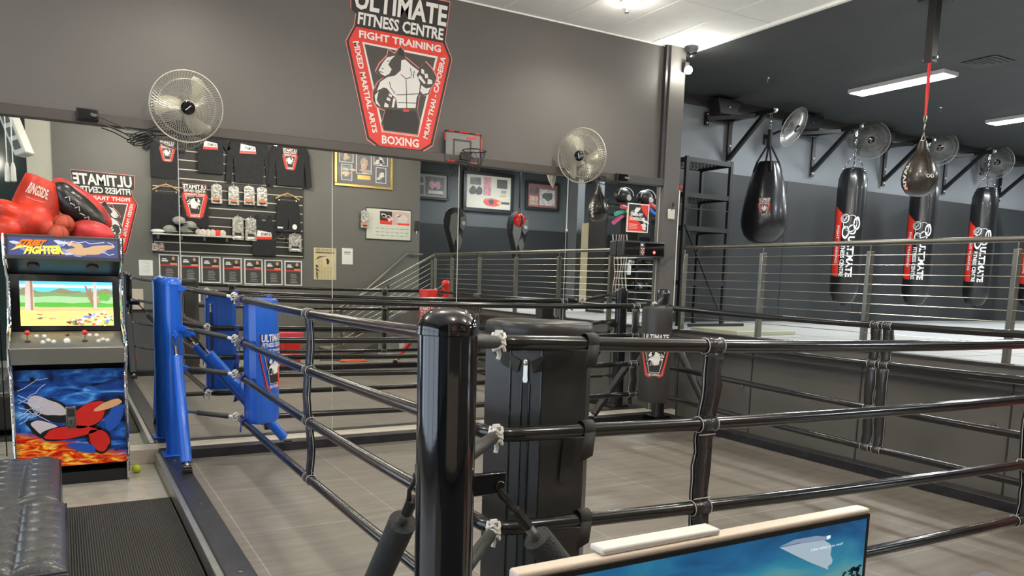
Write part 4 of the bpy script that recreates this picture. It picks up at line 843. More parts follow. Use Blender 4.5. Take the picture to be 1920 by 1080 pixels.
t = thing('phone_pouch', 'cream tag holder hanging on a black clip on the column', 'tag holder', (6.09, 7.0, 2.3)); MB().box((6.09, 7.015, 2.275), (.1, .022, .115)).build('pouch', [mat('cream_plastic', (.6, .57, .48), .5)], t, bevel=.015, seg=3)
MB().tube([(6.085, 7.0, 2.32), (6.085, 6.995, 2.40), (6.105, 6.995, 2.405), (6.105, 7.0, 2.36)], .006, 6).build('clip', [blackflat], t)
tag(MB().tube([(6.205, 7.02, 1.15), (6.21, 7.025, 1.5), (6.2, 7.02, 1.9), (6.203, 7.02, 2.55)], .007, 6).build('white_cable', [whiteplastic]), 'thin white cable running down the right edge of the column', 'cable')

# ================================================================== MONITOR AND DESK IN THE FOREGROUND
mon = thing('computer_monitor', 'computer monitor with a pale frame and blue wallpaper in the foreground', 'monitor', (.78, .76, .69))
fr = mat('monitor_pale_frame', (.72, .6, .48), .35); mx0, mx1, mz0, mz1 = .45, 1.092, .76, 1.157
MB().b2((mx0, .75, mz0), (mx1, .775, mz1)).build('frame', [fr], mon, bevel=.004, seg=3)
MB().b2((mx0 + .006, .746, mz0 + .01), (mx1 - .006, .752, mz1 - .0065)).build('bezel', [blackgloss], mon)
def wall_pic():
    M = mat('monitor_wallpaper', (.02, .2, .4), .3); nt = M.node_tree; b = nt.nodes['Principled BSDF']; L = nt.links; tc = nt.nodes.new('ShaderNodeTexCoord'); mp = nt.nodes.new('ShaderNodeMapping'); mp.inputs['Scale'].default_value = (4, 1, 11); mp.inputs['Rotation'].default_value = (0, .25, 0); L.new(tc.outputs['Object'], mp.inputs[0])
    n = nt.nodes.new('ShaderNodeTexNoise'); n.inputs['Scale'].default_value = 1.5; n.inputs['Detail'].default_value = 6; n.inputs['Distortion'].default_value = .6; L.new(mp.outputs[0], n.inputs['Vector'])
    sp = nt.nodes.new('ShaderNodeSeparateXYZ'); L.new(tc.outputs['Object'], sp.inputs[0]); mr = nt.nodes.new('ShaderNodeMapRange'); mr.inputs[1].default_value = 1.15; mr.inputs[2].default_value = 1.0; L.new(sp.outputs['Z'], mr.inputs[0])
    ad = nt.nodes.new('ShaderNodeMath'); ad.operation = 'MULTIPLY_ADD'; ad.inputs[1].default_value = .45; L.new(mr.outputs[0], ad.inputs[0]); L.new(n.outputs['Fac'], ad.inputs[2])
    r = nt.nodes.new('ShaderNodeValToRGB'); e = r.color_ramp.elements; e[0].position = .35; e[0].color = (.003, .05, .16, 1); e[1].position = 1; e[1].color = (.2, .42, .36, 1); x = e.new(.55); x.color = (.01, .14, .33, 1); x = e.new(.75); x.color = (.03, .28, .42, 1); L.new(ad.outputs[0], r.inputs[0])
    L.new(r.outputs[0], b.inputs['Emission Color']); b.inputs['Emission Strength'].default_value = .75; b.inputs['Base Color'].default_value = (.01, .01, .01, 1); return M
mf = lambda u, v, h: (u, .7455 - h, v)
MB().rect(mx0 + .014, mz0 + .02, mx1 - .0135, mz1 - .0135, mf, 0).build('screen', [wall_pic()], mon, smooth=False)
g = MB()
def mp_(pts): return [tuple(at(x, y, 1, .745)[i] for i in (0, 2)) for x, y in pts]
g.poly(mp_([(1460, 1026), (1490, 1012), (1530, 1005), (1550, 1006), (1556, 1012), (1500, 1018)]), mf, .0004, 0)
g.poly(mp_([(1462, 1027), (1505, 1018), (1545, 1013), (1556, 1019), (1559, 1028), (1557, 1040), (1561, 1050), (1559, 1057), (1552, 1062), (1553, 1068), (1520, 1055), (1490, 1041)]), mf, .0006, 1)
q = mp_([(1521, 1035), (1580, 1022), (1580, 1016), (1521, 1029)]); g.text('Like what you see?', q, mf, .0009, 2, .0)
q = mp_([(1550, 1011), (1557, 1009), (1557, 1003), (1550, 1005)]); g.poly(q, mf, .0008, 2)
r = random.Random(2)
for k in range(26): x, y = r.uniform(1572, 1612), r.uniform(1050, 1090); 
for k in range(40):
    x = r.uniform(1565, 1612); y = 1085 - (x - 1565) * .6 + r.uniform(0, 30); c_ = mp_([(x, y)])[0]; g.poly(blob(c_[0], c_[1], .004, .003, 0, 8, .4, k), mf, .0005, 3)
g.build('screen_picture', [mat('swoosh_grey', (.2, .27, .38), .4, emit=.8), mat('swoosh_light', (.3, .38, .45), .4, emit=.9), mat('text_white', (.6, .75, .85), .4, emit=1), mat('tree_dark', (.004, .012, .03), .4, emit=.3)], mon, smooth=False, orient=False)
MB().b2((.575, .755, mz1), (.775, .785, mz1 + .009)).build('top_bar', [mat('bar_white', (.75, .72, .66), .3)], mon, bevel=.003)
MB().b2((.72, .775, .70), (.84, .79, .95)).b2((.66, .69, .69), (.90, .87, .70)).build('stand', [fr], mon, bevel=.003)
t = thing('reception_desk', 'dark grey reception desk carrying the monitor, below the picture edge', 'desk', (1.1, .75, -.12))
MB().b2((.25, .45, .65), (1.85, .93, .69)).build('desktop', [blacksatin], t, bevel=.004); MB().b2((.25, .90, -.12), (1.85, .94, .83)).b2((.25, .5, -.12), (.29, .9, .65)).b2((1.81, .5, -.12), (1.85, .9, .65)).build('panel', [mat('desk_grey', (.1, .1, .1), .45)], t)
MB().prism([(-.04, -.05), (.05, -.05), (-.04, .07)], lambda u, v, h: (.93 + u, .941 + h, .14 + v), 0, .002).build('red_triangle', [redflat], t, smooth=False)
MB().b2((.24, .86, .83), (1.86, .97, .85)).build('ledge', [blacksatin], t, bevel=.003)
# ================================================================== PUNCHING BAGS AND BRACKETS ON THE RAISED FLOOR
bags_x = [8.53, 10.34, 12.12, 13.84, 15.62]; BY = 7.88
bsteel = mat('bracket_black_steel', (.014, .014, .015), .4, .3)
def bracket(x0, label):
    t = thing('bag_bracket', label, 'wall bracket', (x0, 8.64, 3.55), 'black steel bag brackets on the upper wall')
    MB().b2((x0 - .035, 8.63, 3.22), (x0 + .035, 8.66, 3.92)).build('wall_plate', [bsteel], t)
    g = MB().beam((x0, 8.64, 3.87), (x0, BY - .06, 3.87), .06, .06).beam((x0, 8.63, 3.32), (x0, 8.0, 3.85), .055, .055); g.build('arm', [bsteel], t)
    MB().beam((x0 - .47, 8.62, 3.83), (x0, 8.15, 3.85), .055, .055).b2((x0 - .50, 8.62, 3.74), (x0 - .44, 8.66, 3.92)).beam((x0 - .47, 8.6, 3.83), (x0, 8.6, 3.83), .05, .05).build('side_brace', [bsteel], t)
    g = MB()
    for dx, z in ((0, 3.27), (0, 3.5), (-.47, 3.77), (-.47, 3.89)): g.frustum((x0 + dx, 8.63, z), (x0 + dx, 8.615, z), .014, .012, 10)
    g.frustum((x0, BY - .085, 3.87), (x0, BY - .095, 3.87), .02, .02, 10); g.build('bolt', [whiteplastic], t); return t
b0 = bracket(bags_x[0], 'black steel bag bracket above the teardrop bag, nearest the column')
for x, lb in zip(bags_x[1:], ('black steel bracket carrying the long bag nearest the column', 'black steel bracket behind the hanging speed bag', 'black steel bracket carrying the farthest long bag in full view', 'last black steel bracket at the right edge')): dup(b0, (x, 8.64, 3.55), lb)
def chain(g, p, q, m=0, r=.012):
    p = Vector(p); q = Vector(q); n = max(2, int((q - p).length / (r * 2.9))); d = (q - p) / n; x = d.normalized().orthogonal().normalized(); y = d.normalized().cross(x)
    for k in range(n):
        c = p + d * (k + .5); s = x if k % 2 else y; g.tube([c + s * r * .62 * math.cos(a) + d.normalized() * r * 1.9 * .95 * math.sin(a) for a in [2 * PI * j / 10 for j in range(10)]], r * .26, 5, m, closed=True)
bagv = mat('bag_black_vinyl', (.009, .009, .01), .3, bump=.35, bs=9, coat=.2, stretch=(1, 1, .5))
# teardrop bag
x, y = bags_x[0], BY; t = thing('teardrop_bag', 'big black teardrop punching bag with a tiny shield print, hanging left of the long bags', 'punching bag', (x, y, 2.7))
fold = lambda a, z: 1 + (.05 * math.sin(9 * a) if z > 3.08 else .05 * math.sin(9 * a) * max(0, (z - 2.8) / .28)) 
pr = [(.03, 2.075), (.12, 2.085), (.2, 2.12), (.265, 2.19), (.303, 2.29), (.315, 2.4), (.305, 2.52), (.285, 2.66), (.255, 2.82), (.22, 2.96), (.18, 3.08), (.145, 3.16), (.12, 3.19), (.03, 3.2)]
MB().lathe(pr, (x, y, 0), 48, wob=fold).build('bag', [bagv], t)
g = MB()
for k in range(4):
    a = PI / 4 + k * PI / 2 + .2; c, s = math.cos(a), math.sin(a); g.tube([(x + .19 * c, y + .19 * s, 3.05), (x + .15 * c, y + .15 * s, 3.18), (x + .02 * c, y + .02 * s, 3.42)], .014, 8)
g.build('strap', [blackcloth], t)
g = MB(); g.tube([(x, y, 3.42), (x, y, 3.62)], .035, 10); g.build('webbing', [blackcloth], t); g = MB(); chain(g, (x, y, 3.62), (x, y, 3.84), 0, .022); g.ball((x, y, 3.43), .028, 10).build('chain', [chrome], t)
a0 = math.atan2(-y, -x) - .05; fm = cylmap((x, y), .3, a0, 0); g = MB(); emblem(g, lambda u, v, h: (lambda p: (p[0], p[1], p[2]))(fm(u * .15, 2.53 + v * .17, h + .008)), 0, True, .0006); g.build('shield_print', LGM, t, smooth=False, orient=False)
# long bags
def long_bag(x, y, label):
    t = thing('heavy_bag', label, 'punching bag', (x, y, 2.3), 'long punching bags with red and white print')
    R = .208; fold = lambda a, z: 1 + .03 * math.sin(11 * a + 1) * max(0, (z - 2.9) / .3)
    pr = [(.02, 1.255), (.11, 1.265), (.15, 1.31), (.155, 1.33), (.19, 1.40), (R, 1.47), (R, 2.2), (R, 2.95), (.2, 3.1), (.17, 3.2), (.12, 3.27), (.09, 3.24), (.02, 3.2)]
    MB().lathe(pr, (x, y, 0), 40, wob=fold).build('bag', [bagv], t)
    g = MB().tube([(x - .05, y, 1.262), (x - .04, y, 1.235), (x + .04, y, 1.235), (x + .05, y, 1.262)], .008, 6); g.build('bottom_loop', [blackcloth], t)
    g = MB(); 
    for k in range(4):
        a = k * PI / 2 + .6; p = Vector((x + .15 * math.cos(a), y + .15 * math.sin(a), 3.2)); chain(g, p + Vector((0, 0, .05)), (x, y, 3.5), 0, .014)
        g.tube([p + Vector((.03 * math.cos(b) * -math.sin(a), .03 * math.cos(b) * math.cos(a), .035 * math.sin(b) + .02)) for b in [2 * PI * j / 10 for j in range(10)]], .006, 6, closed=True)
    chain(g, (x, y, 3.5), (x, y, 3.8), 0, .02); g.ball((x, y, 3.82), (.022, .022, .035), 10); g.build('chain', [chrome], t)
    a0 = math.atan2(-y, -x) - .02; cm_ = cylmap((x, y), R, a0, 0); fn = lambda u, v, h: cm_(u, v, h + .002); g = MB(); e = .0008
    V = lambda u0, v0, u1, v1: [(u0, v0), (u0, v1), (u1, v1), (u1, v0)]     # text running downwards
    def strip(pts, h, m):
        u0, u1 = min(p[0] for p in pts), max(p[0] for p in pts); g.poly(pts, fn, h, m)
    for i in range(4):   # red band in narrow strips so that it follows the bag
        ua, ub = -.245 + .035 * i, -.245 + .035 * (i + 1); g.poly([(ua, 2.72 - .12 * (i / 4)), (ub, 2.72 - .12 * ((i + 1) / 4)), (ub, 1.66 + .0 * i), (ua, 1.70 - .012 * i)], fn, 0, 1)
    g.text('FIGHT TRAINING', V(-.185, 2.42, -.135, 1.86), fn, e, 2, .03)
    g.text('FITNESS CENTRE', V(-.09, 2.18, -.03, 1.665), fn, e, 2, .03); g.text('ULTIMATE', V(.0, 2.26, .095, 1.66), fn, e, 2, .045)
    for k, (cx, cz, rx, rz, m) in enumerate(((.02, 2.45, .1, .12, 2), (-.06, 2.52, .06, .07, 2), (-.07, 2.53, .04, .045, 3), (.11, 2.45, .05, .1, 2), (-.04, 2.32, .05, .1, 2), (.05, 2.36, .06, .07, 2))):
        g.poly(blob(cx, cz, rx * 1.12, rz * 1.1, 0, 20, .05, k), fn, .5 * e + k * .0001, 0); g.poly(blob(cx, cz, rx, rz, 0, 20, .05, k), fn, e + k * .0001, m)
    for p, q in (((-.06, 2.44), (.0, 2.42)), ((-.05, 2.36), (.01, 2.35)), ((-.03, 2.44), (-.03, 2.3)), ((.04, 2.5), (.06, 2.4)), ((.08, 2.5), (.09, 2.42))): g.line(p, q, .007, fn, 2.6 * e, 0)
    g.build('print', [blackflat, redflat, mat('bag_print_white', (.8, .8, .8), .5), midgrey], t, smooth=False, orient=False); return t
for x, lb in zip(bags_x[1:], ('long black punching bag with red and white print, nearest the column', 'long black punching bag hanging behind the small speed bag', 'long black punching bag with red and white print, farthest one in full view', 'long black punching bag cut off by the right edge')):
    long_bag(x, BY, lb)
# speed bag on its post
x, y = 6.94, 4.575; t = thing('ceiling_post', 'square dark steel post hanging down from the black ceiling', 'post', (6.97, 4.6, CEIL), None)
MB().b2((6.93, 4.56, 3.56), (7.01, 4.64, CEIL)).build('tube', [mat('post_dark', (.04, .04, .04), .35, .5)], t, bevel=.003); MB().b2((6.86, 4.5, CEIL - .02), (7.08, 4.7, CEIL)).build('plate', [mat('post_dark')], t); MB().frustum((6.97, 4.53, 3.6), (6.97, 4.67, 3.6), .012, .012, 10).build('bolt', [steel], t)
t = thing('speed_bag', 'small black speed bag hanging on a red strap from the steel post', 'speed bag', (x, y, 2.6))
MB().tube([(6.955, 4.585, 3.6), (x + .012, y, 3.3), (x + .005, y, 3.1)], .013, 8, flat=.5).tube([(6.96, 4.6, 3.6), (x - .012, y, 3.3), (x, y, 3.1)], .012, 8).build('red_strap', [mat('strap_red', (.6, .03, .03), .6)], t)
g = MB(); chain(g, (x, y, 3.1), (x, y, 2.95), 0, .018); g.tube([(x - .035, y, 2.86), (x, y, 2.94), (x + .035, y, 2.86)], .006, 6, closed=True).build('chain', [mat('brass_clip', (.6, .55, .4), .3, .9)], t)
lb_ = mat('speed_bag_leather', (.03, .024, .018), .3, bump=.2, bs=30, coat=.25)
MB().lathe([(.02, 2.36), (.07, 2.368), (.115, 2.40), (.147, 2.455), (.158, 2.52), (.15, 2.58), (.125, 2.65), (.095, 2.715), (.075, 2.74), (.06, 2.76), (.048, 2.80), (.033, 2.86), (.01, 2.87)], (x, y, 0), 40).build('bag', [lb_], t)
def sp_r(z):
    P_ = [(2.36, .02), (2.40, .115), (2.455, .147), (2.52, .158), (2.58, .15), (2.65, .125), (2.715, .095), (2.76, .06)]
    for (a, ra), (b, rb) in zip(P_, P_[1:]):
        if z <= b: return ra + (rb - ra) * (z - a) / (b - a)
    return .06
g = MB()
for k in range(8):
    a = 2 * PI * k / 8 + .3; g.tube([(x + (sp_r(z) + .001) * math.cos(a), y + (sp_r(z) + .001) * math.sin(a), z) for z in [2.37 + .39 * j / 14 for j in range(15)]], .003, 5)
g.build('seam', [mat('seam_brown', (.06, .045, .03), .5)], t)
a0 = math.atan2(-y, -x); g = MB(); sfn = lambda u, v, h: (x + (sp_r(v) + .003 + h) * math.cos(a0 + u / .15), y + (sp_r(v) + .003 + h) * math.sin(a0 + u / .15), v)
g.text('RIVAL', [(-.115, 2.42), (-.115, 2.66), (-.16, 2.66), (-.16, 2.42)], sfn, 0, 0, .03); g.rect(-.165, 2.41, -.11, 2.455, sfn, -.001, 1)
for s in (-1, 1): g.tube([sfn(.085 + .018 * s + .014 * math.cos(b), 2.53 + .014 * math.sin(b), 0) for b in [2 * PI * j / 12 for j in range(12)]], .0035, 5, closed=True)
g.build('lettering', [whiteflat, redflat], t, smooth=False, orient=False)
# black speaker boxes under the ceiling
for x, lb in ((8.22, 'black wedge speaker under the ceiling, nearest the column'), (9.95, 'black wedge speaker under the ceiling, between the first two fans'), (11.75, 'black wedge speaker under the ceiling, left of the speed bag fan'), (13.55, 'black wedge speaker under the ceiling, left of the farthest fan')):
    t = thing('wall_speaker', lb, 'speaker', (x, 8.5, 4.0), 'black speakers under the ceiling'); g = MB().add([(x - .17, 8.36, 3.86), (x + .14, 8.36, 3.86), (x + .24, 8.36, 4.07), (x - .22, 8.36, 4.07), (x - .13, 8.6, 3.86), (x + .1, 8.6, 3.86), (x + .22, 8.6, 4.07), (x - .2, 8.6, 4.07)], [(0, 1, 2, 3), (7, 6, 5, 4), (0, 4, 5, 1), (1, 5, 6, 2), (2, 6, 7, 3), (3, 7, 4, 0)]); g.build('cabinet', [mat('speaker_black', (.006, .006, .007), .5)], t, bevel=.008)
    MB().box((x, 8.355, 3.96), (.012, .004, .035), 0, Matrix.Rotation(.5, 3, 'Y')).build('badge', [steel], t)
# air vent
g = MB()
for k in range(7): s = .2 - .028 * k; g.b2((9.3 - s, 5.43 - s, CEIL - .012 - .003 * k), (9.3 + s, 5.43 + s, CEIL - .008 - .003 * k), k % 2)
tag(g.build('ceiling_vent', [mat('vent_grey', (.1, .1, .1), .5), blackflat]), 'square dark stepped air vent in the black ceiling', 'vent')
# shelf rack behind the column
t = thing('storage_rack', 'tall black metal storage rack behind the column on the raised floor', 'rack', (7.3, 8, RF))
rx0, rx1, ry0, ry1 = 6.95, 7.72, 7.76, 8.3
for xx in (rx0, rx1):
    for yy in (ry0, ry1): MB().box((xx, yy, (RF + 3.1) / 2), (.045, .045, 3.1 - RF)).build('upright', [blacksatin], t)
for z in (3.06, 2.62, 2.2, 1.5):
    g = MB().b2((rx0, ry0 - .02, z - .03), (rx1, ry0 + .015, z + .03)).b2((rx0, ry1 - .015, z - .03), (rx1, ry1 + .02, z + .03)).b2((rx0 - .02, ry0, z - .03), (rx0 + .015, ry1, z + .03)).b2((rx1 - .015, ry0, z - .03), (rx1 + .02, ry1, z + .03))
    for k in range(1, 12): xx = rx0 + (rx1 - rx0) * k / 12; g.b2((xx - .004, ry0, z - .004), (xx + .004, ry1, z + .004))
    for k in range(1, 8): yy = ry0 + (ry1 - ry0) * k / 8; g.b2((rx0, yy - .004, z - .004), (rx1, yy + .004, z + .004))
    g.build('shelf', [blacksatin], t)
MB().beam((rx0, ry0 - .02, 2.25), (rx1, ry0 - .02, 1.0), .025, .012).beam((rx0, ry0 - .02, 2.45), (rx1, ry0 - .02, 2.45), .02, .012).beam((rx0 - .1, ry0 - .3, RF + .03), (rx1 + .1, ry0 - .3, RF + .03), .02, .04).build('brace', [blacksatin], t)
g = MB().ball((6.80, 7.8, 2.66), (.07, .06, .04), 14).ball((6.84, 7.74, 2.70), (.04, .04, .03), 12); tag(g.build('red_training_mitt', [mat('mitt_red', (.7, .05, .05), .5)], remesh=.012), 'red mitt on the rack beside the column', 'mitt')
g = MB().box((6.78, 7.85, 2.88), (.12, .07, .045)).box((6.8, 7.85, 2.8), (.12, .07, .04)); tag(g.build('white_wraps', [whiteplastic], bevel=.008), 'small white rolls on the rack beside the column', 'wraps')
tag(MB().b2((6.42, 6.2, RF + .0), (7.35, 6.95, RF + .05)).build('step_bench', [mat('bench_pale_green', (.45, .46, .35), .5)], bevel=.008), 'low pale slab lying behind the railing beside the column', 'slab')
# ================================================================== THE MERCHANDISE WALL BEHIND THE CAMERA (seen in the mirror)
def rf(px, py, yp=15.2): v = at(px, py, 1, yp); return Vector((v.x, 14.2 - yp, v.z))
WY = -1.0
def wp(px, py, y=WY): v = at(px, py, 1, 14.2 - y); return v.x, v.z
# slat board
x0, z1 = wp(281, 258); x1, _ = wp(568, 280); z0 = wp(564, 484)[1]
t = thing('slat_board', 'large black slatted display board with pale grooves, seen in the mirror', 'display board', ((x0 + x1) / 2, WY, z0))
MB().b2((x0, WY, z0), (x1, WY + .02, 3.9)).build('board', [mat('slat_board_black', (.022, .02, .018), .5)], t)
g = MB()
for k in range(12): z = 3.545 - .16 * k; g.b2((x0 + .02, WY + .018, z - .008), (x1 - .02, WY + .024, z + .008))
g.build('groove_rail', [mat('groove_cream', (.6, .57, .48), .4)], t)
SY = WY + .03
def garment(name, label, cat, shape, x, z, s=1.0, m=blackcloth, group='clothing on the slat board', prints=None, th=.05, y=SY):
    t = thing(name, label, cat, (x, y, z), group); fn = lambda u, v, h: (x - u * s, y + h, z + v * s)
    MB().prism(shape, fn, 0, th).build('fabric', [m], t, bevel=.015, seg=3)
    if prints:
        g = MB(); prints(g, lambda u, v, h: fn(u, v, th + .001 + h)); g.build('print', LGM + [whiteflat], t, smooth=False, orient=False)
    return t
TEE = [(-.24, -.36), (.24, -.36), (.24, .2), (.3, .1), (.38, .15), (.3, .33), (.16, .38), (.08, .36), (0, .34), (-.08, .36), (-.16, .38), (-.3, .33), (-.38, .15), (-.3, .1), (-.24, .2)]
LONG = [(-.24, -.36), (.24, -.36), (.26, .1), (.3, -.38), (.4, -.36), (.36, .2), (.3, .34), (.16, .38), (.08, .36), (0, .35), (-.08, .36), (-.16, .38), (-.3, .34), (-.36, .2), (-.4, -.36), (-.3, -.38), (-.26, .1)]
TANK = [(-.22, -.4), (.22, -.4), (.23, .12), (.16, .22), (.15, .38), (.1, .38), (.06, .3), (0, .27), (-.06, .3), (-.1, .38), (-.15, .38), (-.16, .22), (-.23, .12)]
SHORT = [(-.24, -.3), (-.02, -.3), (0, -.05), (.02, -.3), (.24, -.3), (.2, .26), (-.2, .26)]
def shield(du, dv, k): return lambda g, fn: emblem(g, lambda u, v, h: fn(du + u * k, dv + v * k, h), 0, True, .001)
def banner(du, dv, k):
    def f(g, fn):
        q = lambda u, v: (du + u * k, dv + v * k); g.poly([q(-.5, -.2), q(.5, -.25), q(.45, .0), q(.42, .3), (du - .45 * k, dv + .18 * k)], fn, 0, 2); g.poly([q(-.5, -.25), q(.5, -.3), q(.48, -.12), q(-.5, -.08)], fn, .001, 1)
        g.textb('ULTIMATE', du - .42 * k, dv - .04 * k, du + .2 * k, dv + .14 * k, fn, .001, 0, .03)
    return f
def pos(px, py): x, z = wp(px, py, SY); return x, z
x, z = pos(307, 296); garment('t_shirt', 'black t-shirt with a red shield print high at the left end of the board', 't-shirt', TEE, x, z, .92, prints=shield(-.06, .08, .27))
x, z = pos(394, 291); garment('t_shirt', 'plain black t-shirt with a small red and white chest banner', 't-shirt', TEE, x, z, .9, prints=banner(.0, .18, .28))
x, z = pos(466, 305); garment('sweatshirt', 'black long-sleeved sweatshirt with a small red and white banner', 'sweatshirt', LONG, x, z, 1.04, prints=banner(.02, .22, .28))
x, z = pos(542, 312); garment('hooded_sweatshirt', 'black hooded sweatshirt with a red shield, at the right end of the board', 'sweatshirt', LONG, x, z, 1.02, prints=shield(.0, .08, .27), th=.08)
x, z = pos(365, 384); garment('tank_top', 'black tank top with a large red shield in the middle left of the board', 'tank top', TANK, x, z, 1.0, prints=shield(0, 0, .42))
x, z = pos(494, 441); garment('tank_top', 'small black tank top with a chest banner, low on the board beside the clear packs', 'tank top', TANK, x, z, .95, prints=banner(0, -.0, .3))
x, z = pos(311, 402); garment('training_shorts', 'black training trousers clipped under the left wooden hanger', 'trousers', [(-.26, -.36), (.26, -.36), (.22, .34), (-.22, .34)], x, z, 1.0)
x, z = pos(539, 405); garment('training_shorts', 'black shorts with a round white badge under the right wooden hanger', 'shorts', SHORT, x, z, 1.0, prints=lambda g, fn: (g.poly([(-.12 + .045 * math.cos(a), -.2 + .05 * math.sin(a)) for a in [2 * PI * k / 14 for k in range(14)]], fn, .001, 2), g.rect(.1, -.24, .2, -.21, fn, .001, 2)))
def hanger(px, py, label, m=wood, s=1.0):
    x, z = pos(px, py); t = thing('clothes_hanger', label, 'hanger', (x, SY + .03, z), 'hangers on the slat board'); y = SY + .04
    MB().tube([(x - .22 * s, y, z - .07), (x - .1 * s, y, z - .0), (x, y, z + .035), (x + .1 * s, y, z), (x + .22 * s, y, z - .07)], .014, 8).build('bar', [m], t)
    MB().tube([(x, y, z + .035), (x, y, z + .075), (x + .02, y, z + .10), (x, y, z + .125), (x - .02, y, z + .11)], .004, 6).build('hook', [steel], t)
    MB().tube([(x - .17 * s, y, z - .085), (x + .17 * s, y, z - .085)], .004, 6).box((x - .16 * s, y, z - .09), (.025, .02, .03)).box((x + .16 * s, y, z - .09), (.025, .02, .03)).build('clip', [steel], t)
hanger(311, 350, 'wooden hanger at the left of the slat board'); hanger(538, 367, 'wooden hanger at the right of the slat board'); hanger(527, 446, 'empty dark hanger low at the right of the slat board', blacksatin, .7)
# plastic packs
def pack(px, py, w, h, label, cols=(orange, blackflat), nm='glove_pack', group='clear packs on hooks'):
    x, z = pos(px, py); t = thing(nm, label, 'pack', (x, SY, z), group); fn = lambda u, v, h_: (x - u, SY + .02 + h_, z + v)
    MB().prism([(-w / 2, -h / 2), (w / 2, -h / 2), (w / 2 * .95, h * .42), (w * .2, h / 2), (-w * .2, h / 2), (-w / 2 * .95, h * .42)], fn, 0, .04).build('bag', [mat('pack_foil', (.5, .48, .44), .18, .5, var=.6, vs=25, bump=1.0, bs=30)], t, bevel=.008)
    g = MB(); g.rect(-w * .3, -h * .32, w * .3, -h * .2, fn, .042, 0); g.rect(-w * .3, -h * .42, w * .3, -h * .34, fn, .042, 1); g.build('label', list(cols), t, smooth=False)
    MB().tube([(x, SY + .03, z + h / 2 - .01), (x, SY + .04, z + h / 2 + .03), (x, WY + .02, z + h / 2 + .035)], .006, 6).build('hook', [steel], t)
for i, (px, py) in enumerate(((405, 364), (437, 367), (466, 367), (490, 369))): pack(px, py, .19, .34, ('leftmost', 'second', 'third', 'rightmost')[i] + ' of the four clear packs with orange labels on the slat board')
for i, (px, py) in enumerate(((445, 428), (469, 430))): pack(px, py, .2, .42, ('left', 'right') [i] + ' of the two tall silvery packs low on the slat board', (blackflat, whiteflat))
pack(552, 455, .24, .34, 'crumpled silvery pack at the lower right corner of the slat board', (blackflat, whiteflat))
for i, px in enumerate((290, 302)): pack(px, 463, .1, .13, ('left', 'right')[i] + ' of the two small red packs below the shelf', (redflat, whiteflat), 'small_pack', 'small red packs')
pack(682, 411, .16, .34, 'clear pack hanging over the left edge of the whiteboard')
# shelf with caps and wraps
xa, za = wp(285, 437, WY + .15); xb, _ = wp(437, 450, WY + .15); zs = za
t = thing('display_shelf', 'shallow pale shelf with caps and wraps on the slat board', 'shelf', ((xa + xb) / 2, WY + .1, zs)); MB().b2((xa, WY + .02, zs - .02), (xb, WY + .3, zs)).build('board', [mat('shelf_pale', (.6, .6, .55), .3)], t, bevel=.003)
g = MB()
for k in range(4): x = xa + .1 + (xb - xa - .2) * k / 3; g.b2((x - .02, WY + .02, zs - .09), (x + .02, WY + .1, zs - .02))
g.build('bracket', [steel], t)
capm = mat('cap_grey', (.3, .29, .26), .8, var=.2, vs=10)
for i, (px, dz, lb) in enumerate(((296, .04, 'small white folded cloth at the left end of the display shelf'), (318, .08, 'grey cap lying left on the display shelf'), (336, .24, 'grey cap on top of the pile on the display shelf'), (348, .09, 'grey cap under the pile on the display shelf'), (356, .17, 'light grey cap leaning right of the pile on the shelf'))):
    x = wp(px, 430, WY + .16)[0]; t = thing('baseball_cap' if i else 'folded_cloth', lb, 'cap' if i else 'cloth', (x, WY + .16, zs), 'caps on the display shelf' if i else None)
    if i: MB().ball((x, WY + .16, zs + dz), (.11, .09, .075), 14).build('crown', [capm], t); MB().ball((x + .04, WY + .25, zs + dz - .04), (.09, .09, .014), 14).build('brim', [capm], t)
    else: MB().ball((x, WY + .16, zs + dz), (.12, .08, .035), 14).build('cloth', [whiteplastic], t)
wr = mat('wrap_cream', (.6, .5, .44), .7, var=.35, vs=30)
for i in range(6):
    x = wp(372 + 9 * i, 440, WY + .16)[0]; tag(MB().lathe([(.02, -.035), (.055, -.03), (.058, 0), (.055, .03), (.02, .035)], (x, WY + .17, zs + .059), 16, R=Matrix.Rotation(PI / 2, 3, 'X')).build('rolled_hand_wrap', [wr if i != 4 else redflat]), 'small rolled hand wrap lying in a row on the display shelf', 'hand wrap', 'rolled hand wraps on the shelf')
# framed coach posters
def poster():
    x, z = 0, 0; t = thing('framed_poster', 'x', 'poster', (0, WY, 0), 'row of framed coach posters'); fn = lambda u, v, h: (-u, WY + h, v)
    MB().prism([(-.165, -.235), (.165, -.235), (.165, .235), (-.165, .235)], fn, 0, .012).build('frame', [whiteplastic], t)
    g = MB(); g.rect(-.145, -.215, .145, .215, fn, .0125, 0); g.rect(-.145, .035, .145, .055, fn, .0135, 1); g.rect(.02, .11, .12, .135, fn, .0135, 2); g.rect(.04, .145, .11, .165, fn, .0135, 2)
    g.poly(blob(-.07, .165, .025, .033, 0, 12, .02), fn, .0135, 3).poly([(-.13, .06), (-.01, .06), (-.02, .12), (-.05, .135), (-.09, .135), (-.12, .12)], fn, .0133, 4).rect(-.13, .055, -.015, .085, fn, .0136, 3)
    for k in range(6): g.rect(-.05 - .012 * (k % 3), -.03 - .03 * k, .05 + .012 * (k % 2), -.018 - .03 * k, fn, .0135, 5)
    g.build('sheet', [mat('poster_charcoal', (.06, .058, .055), .4), redflat, whiteflat, skin, blackflat, midgrey], t, smooth=False, orient=False); return t
pr0 = poster(); cen = [(317, 502), (356.5, 504), (395.5, 506), (435.5, 508), (475, 509.5), (512.5, 511), (549.5, 512.5)]
order = ['leftmost', 'second from the left', 'third from the left', 'middle one', 'third from the right', 'second from the right', 'rightmost']
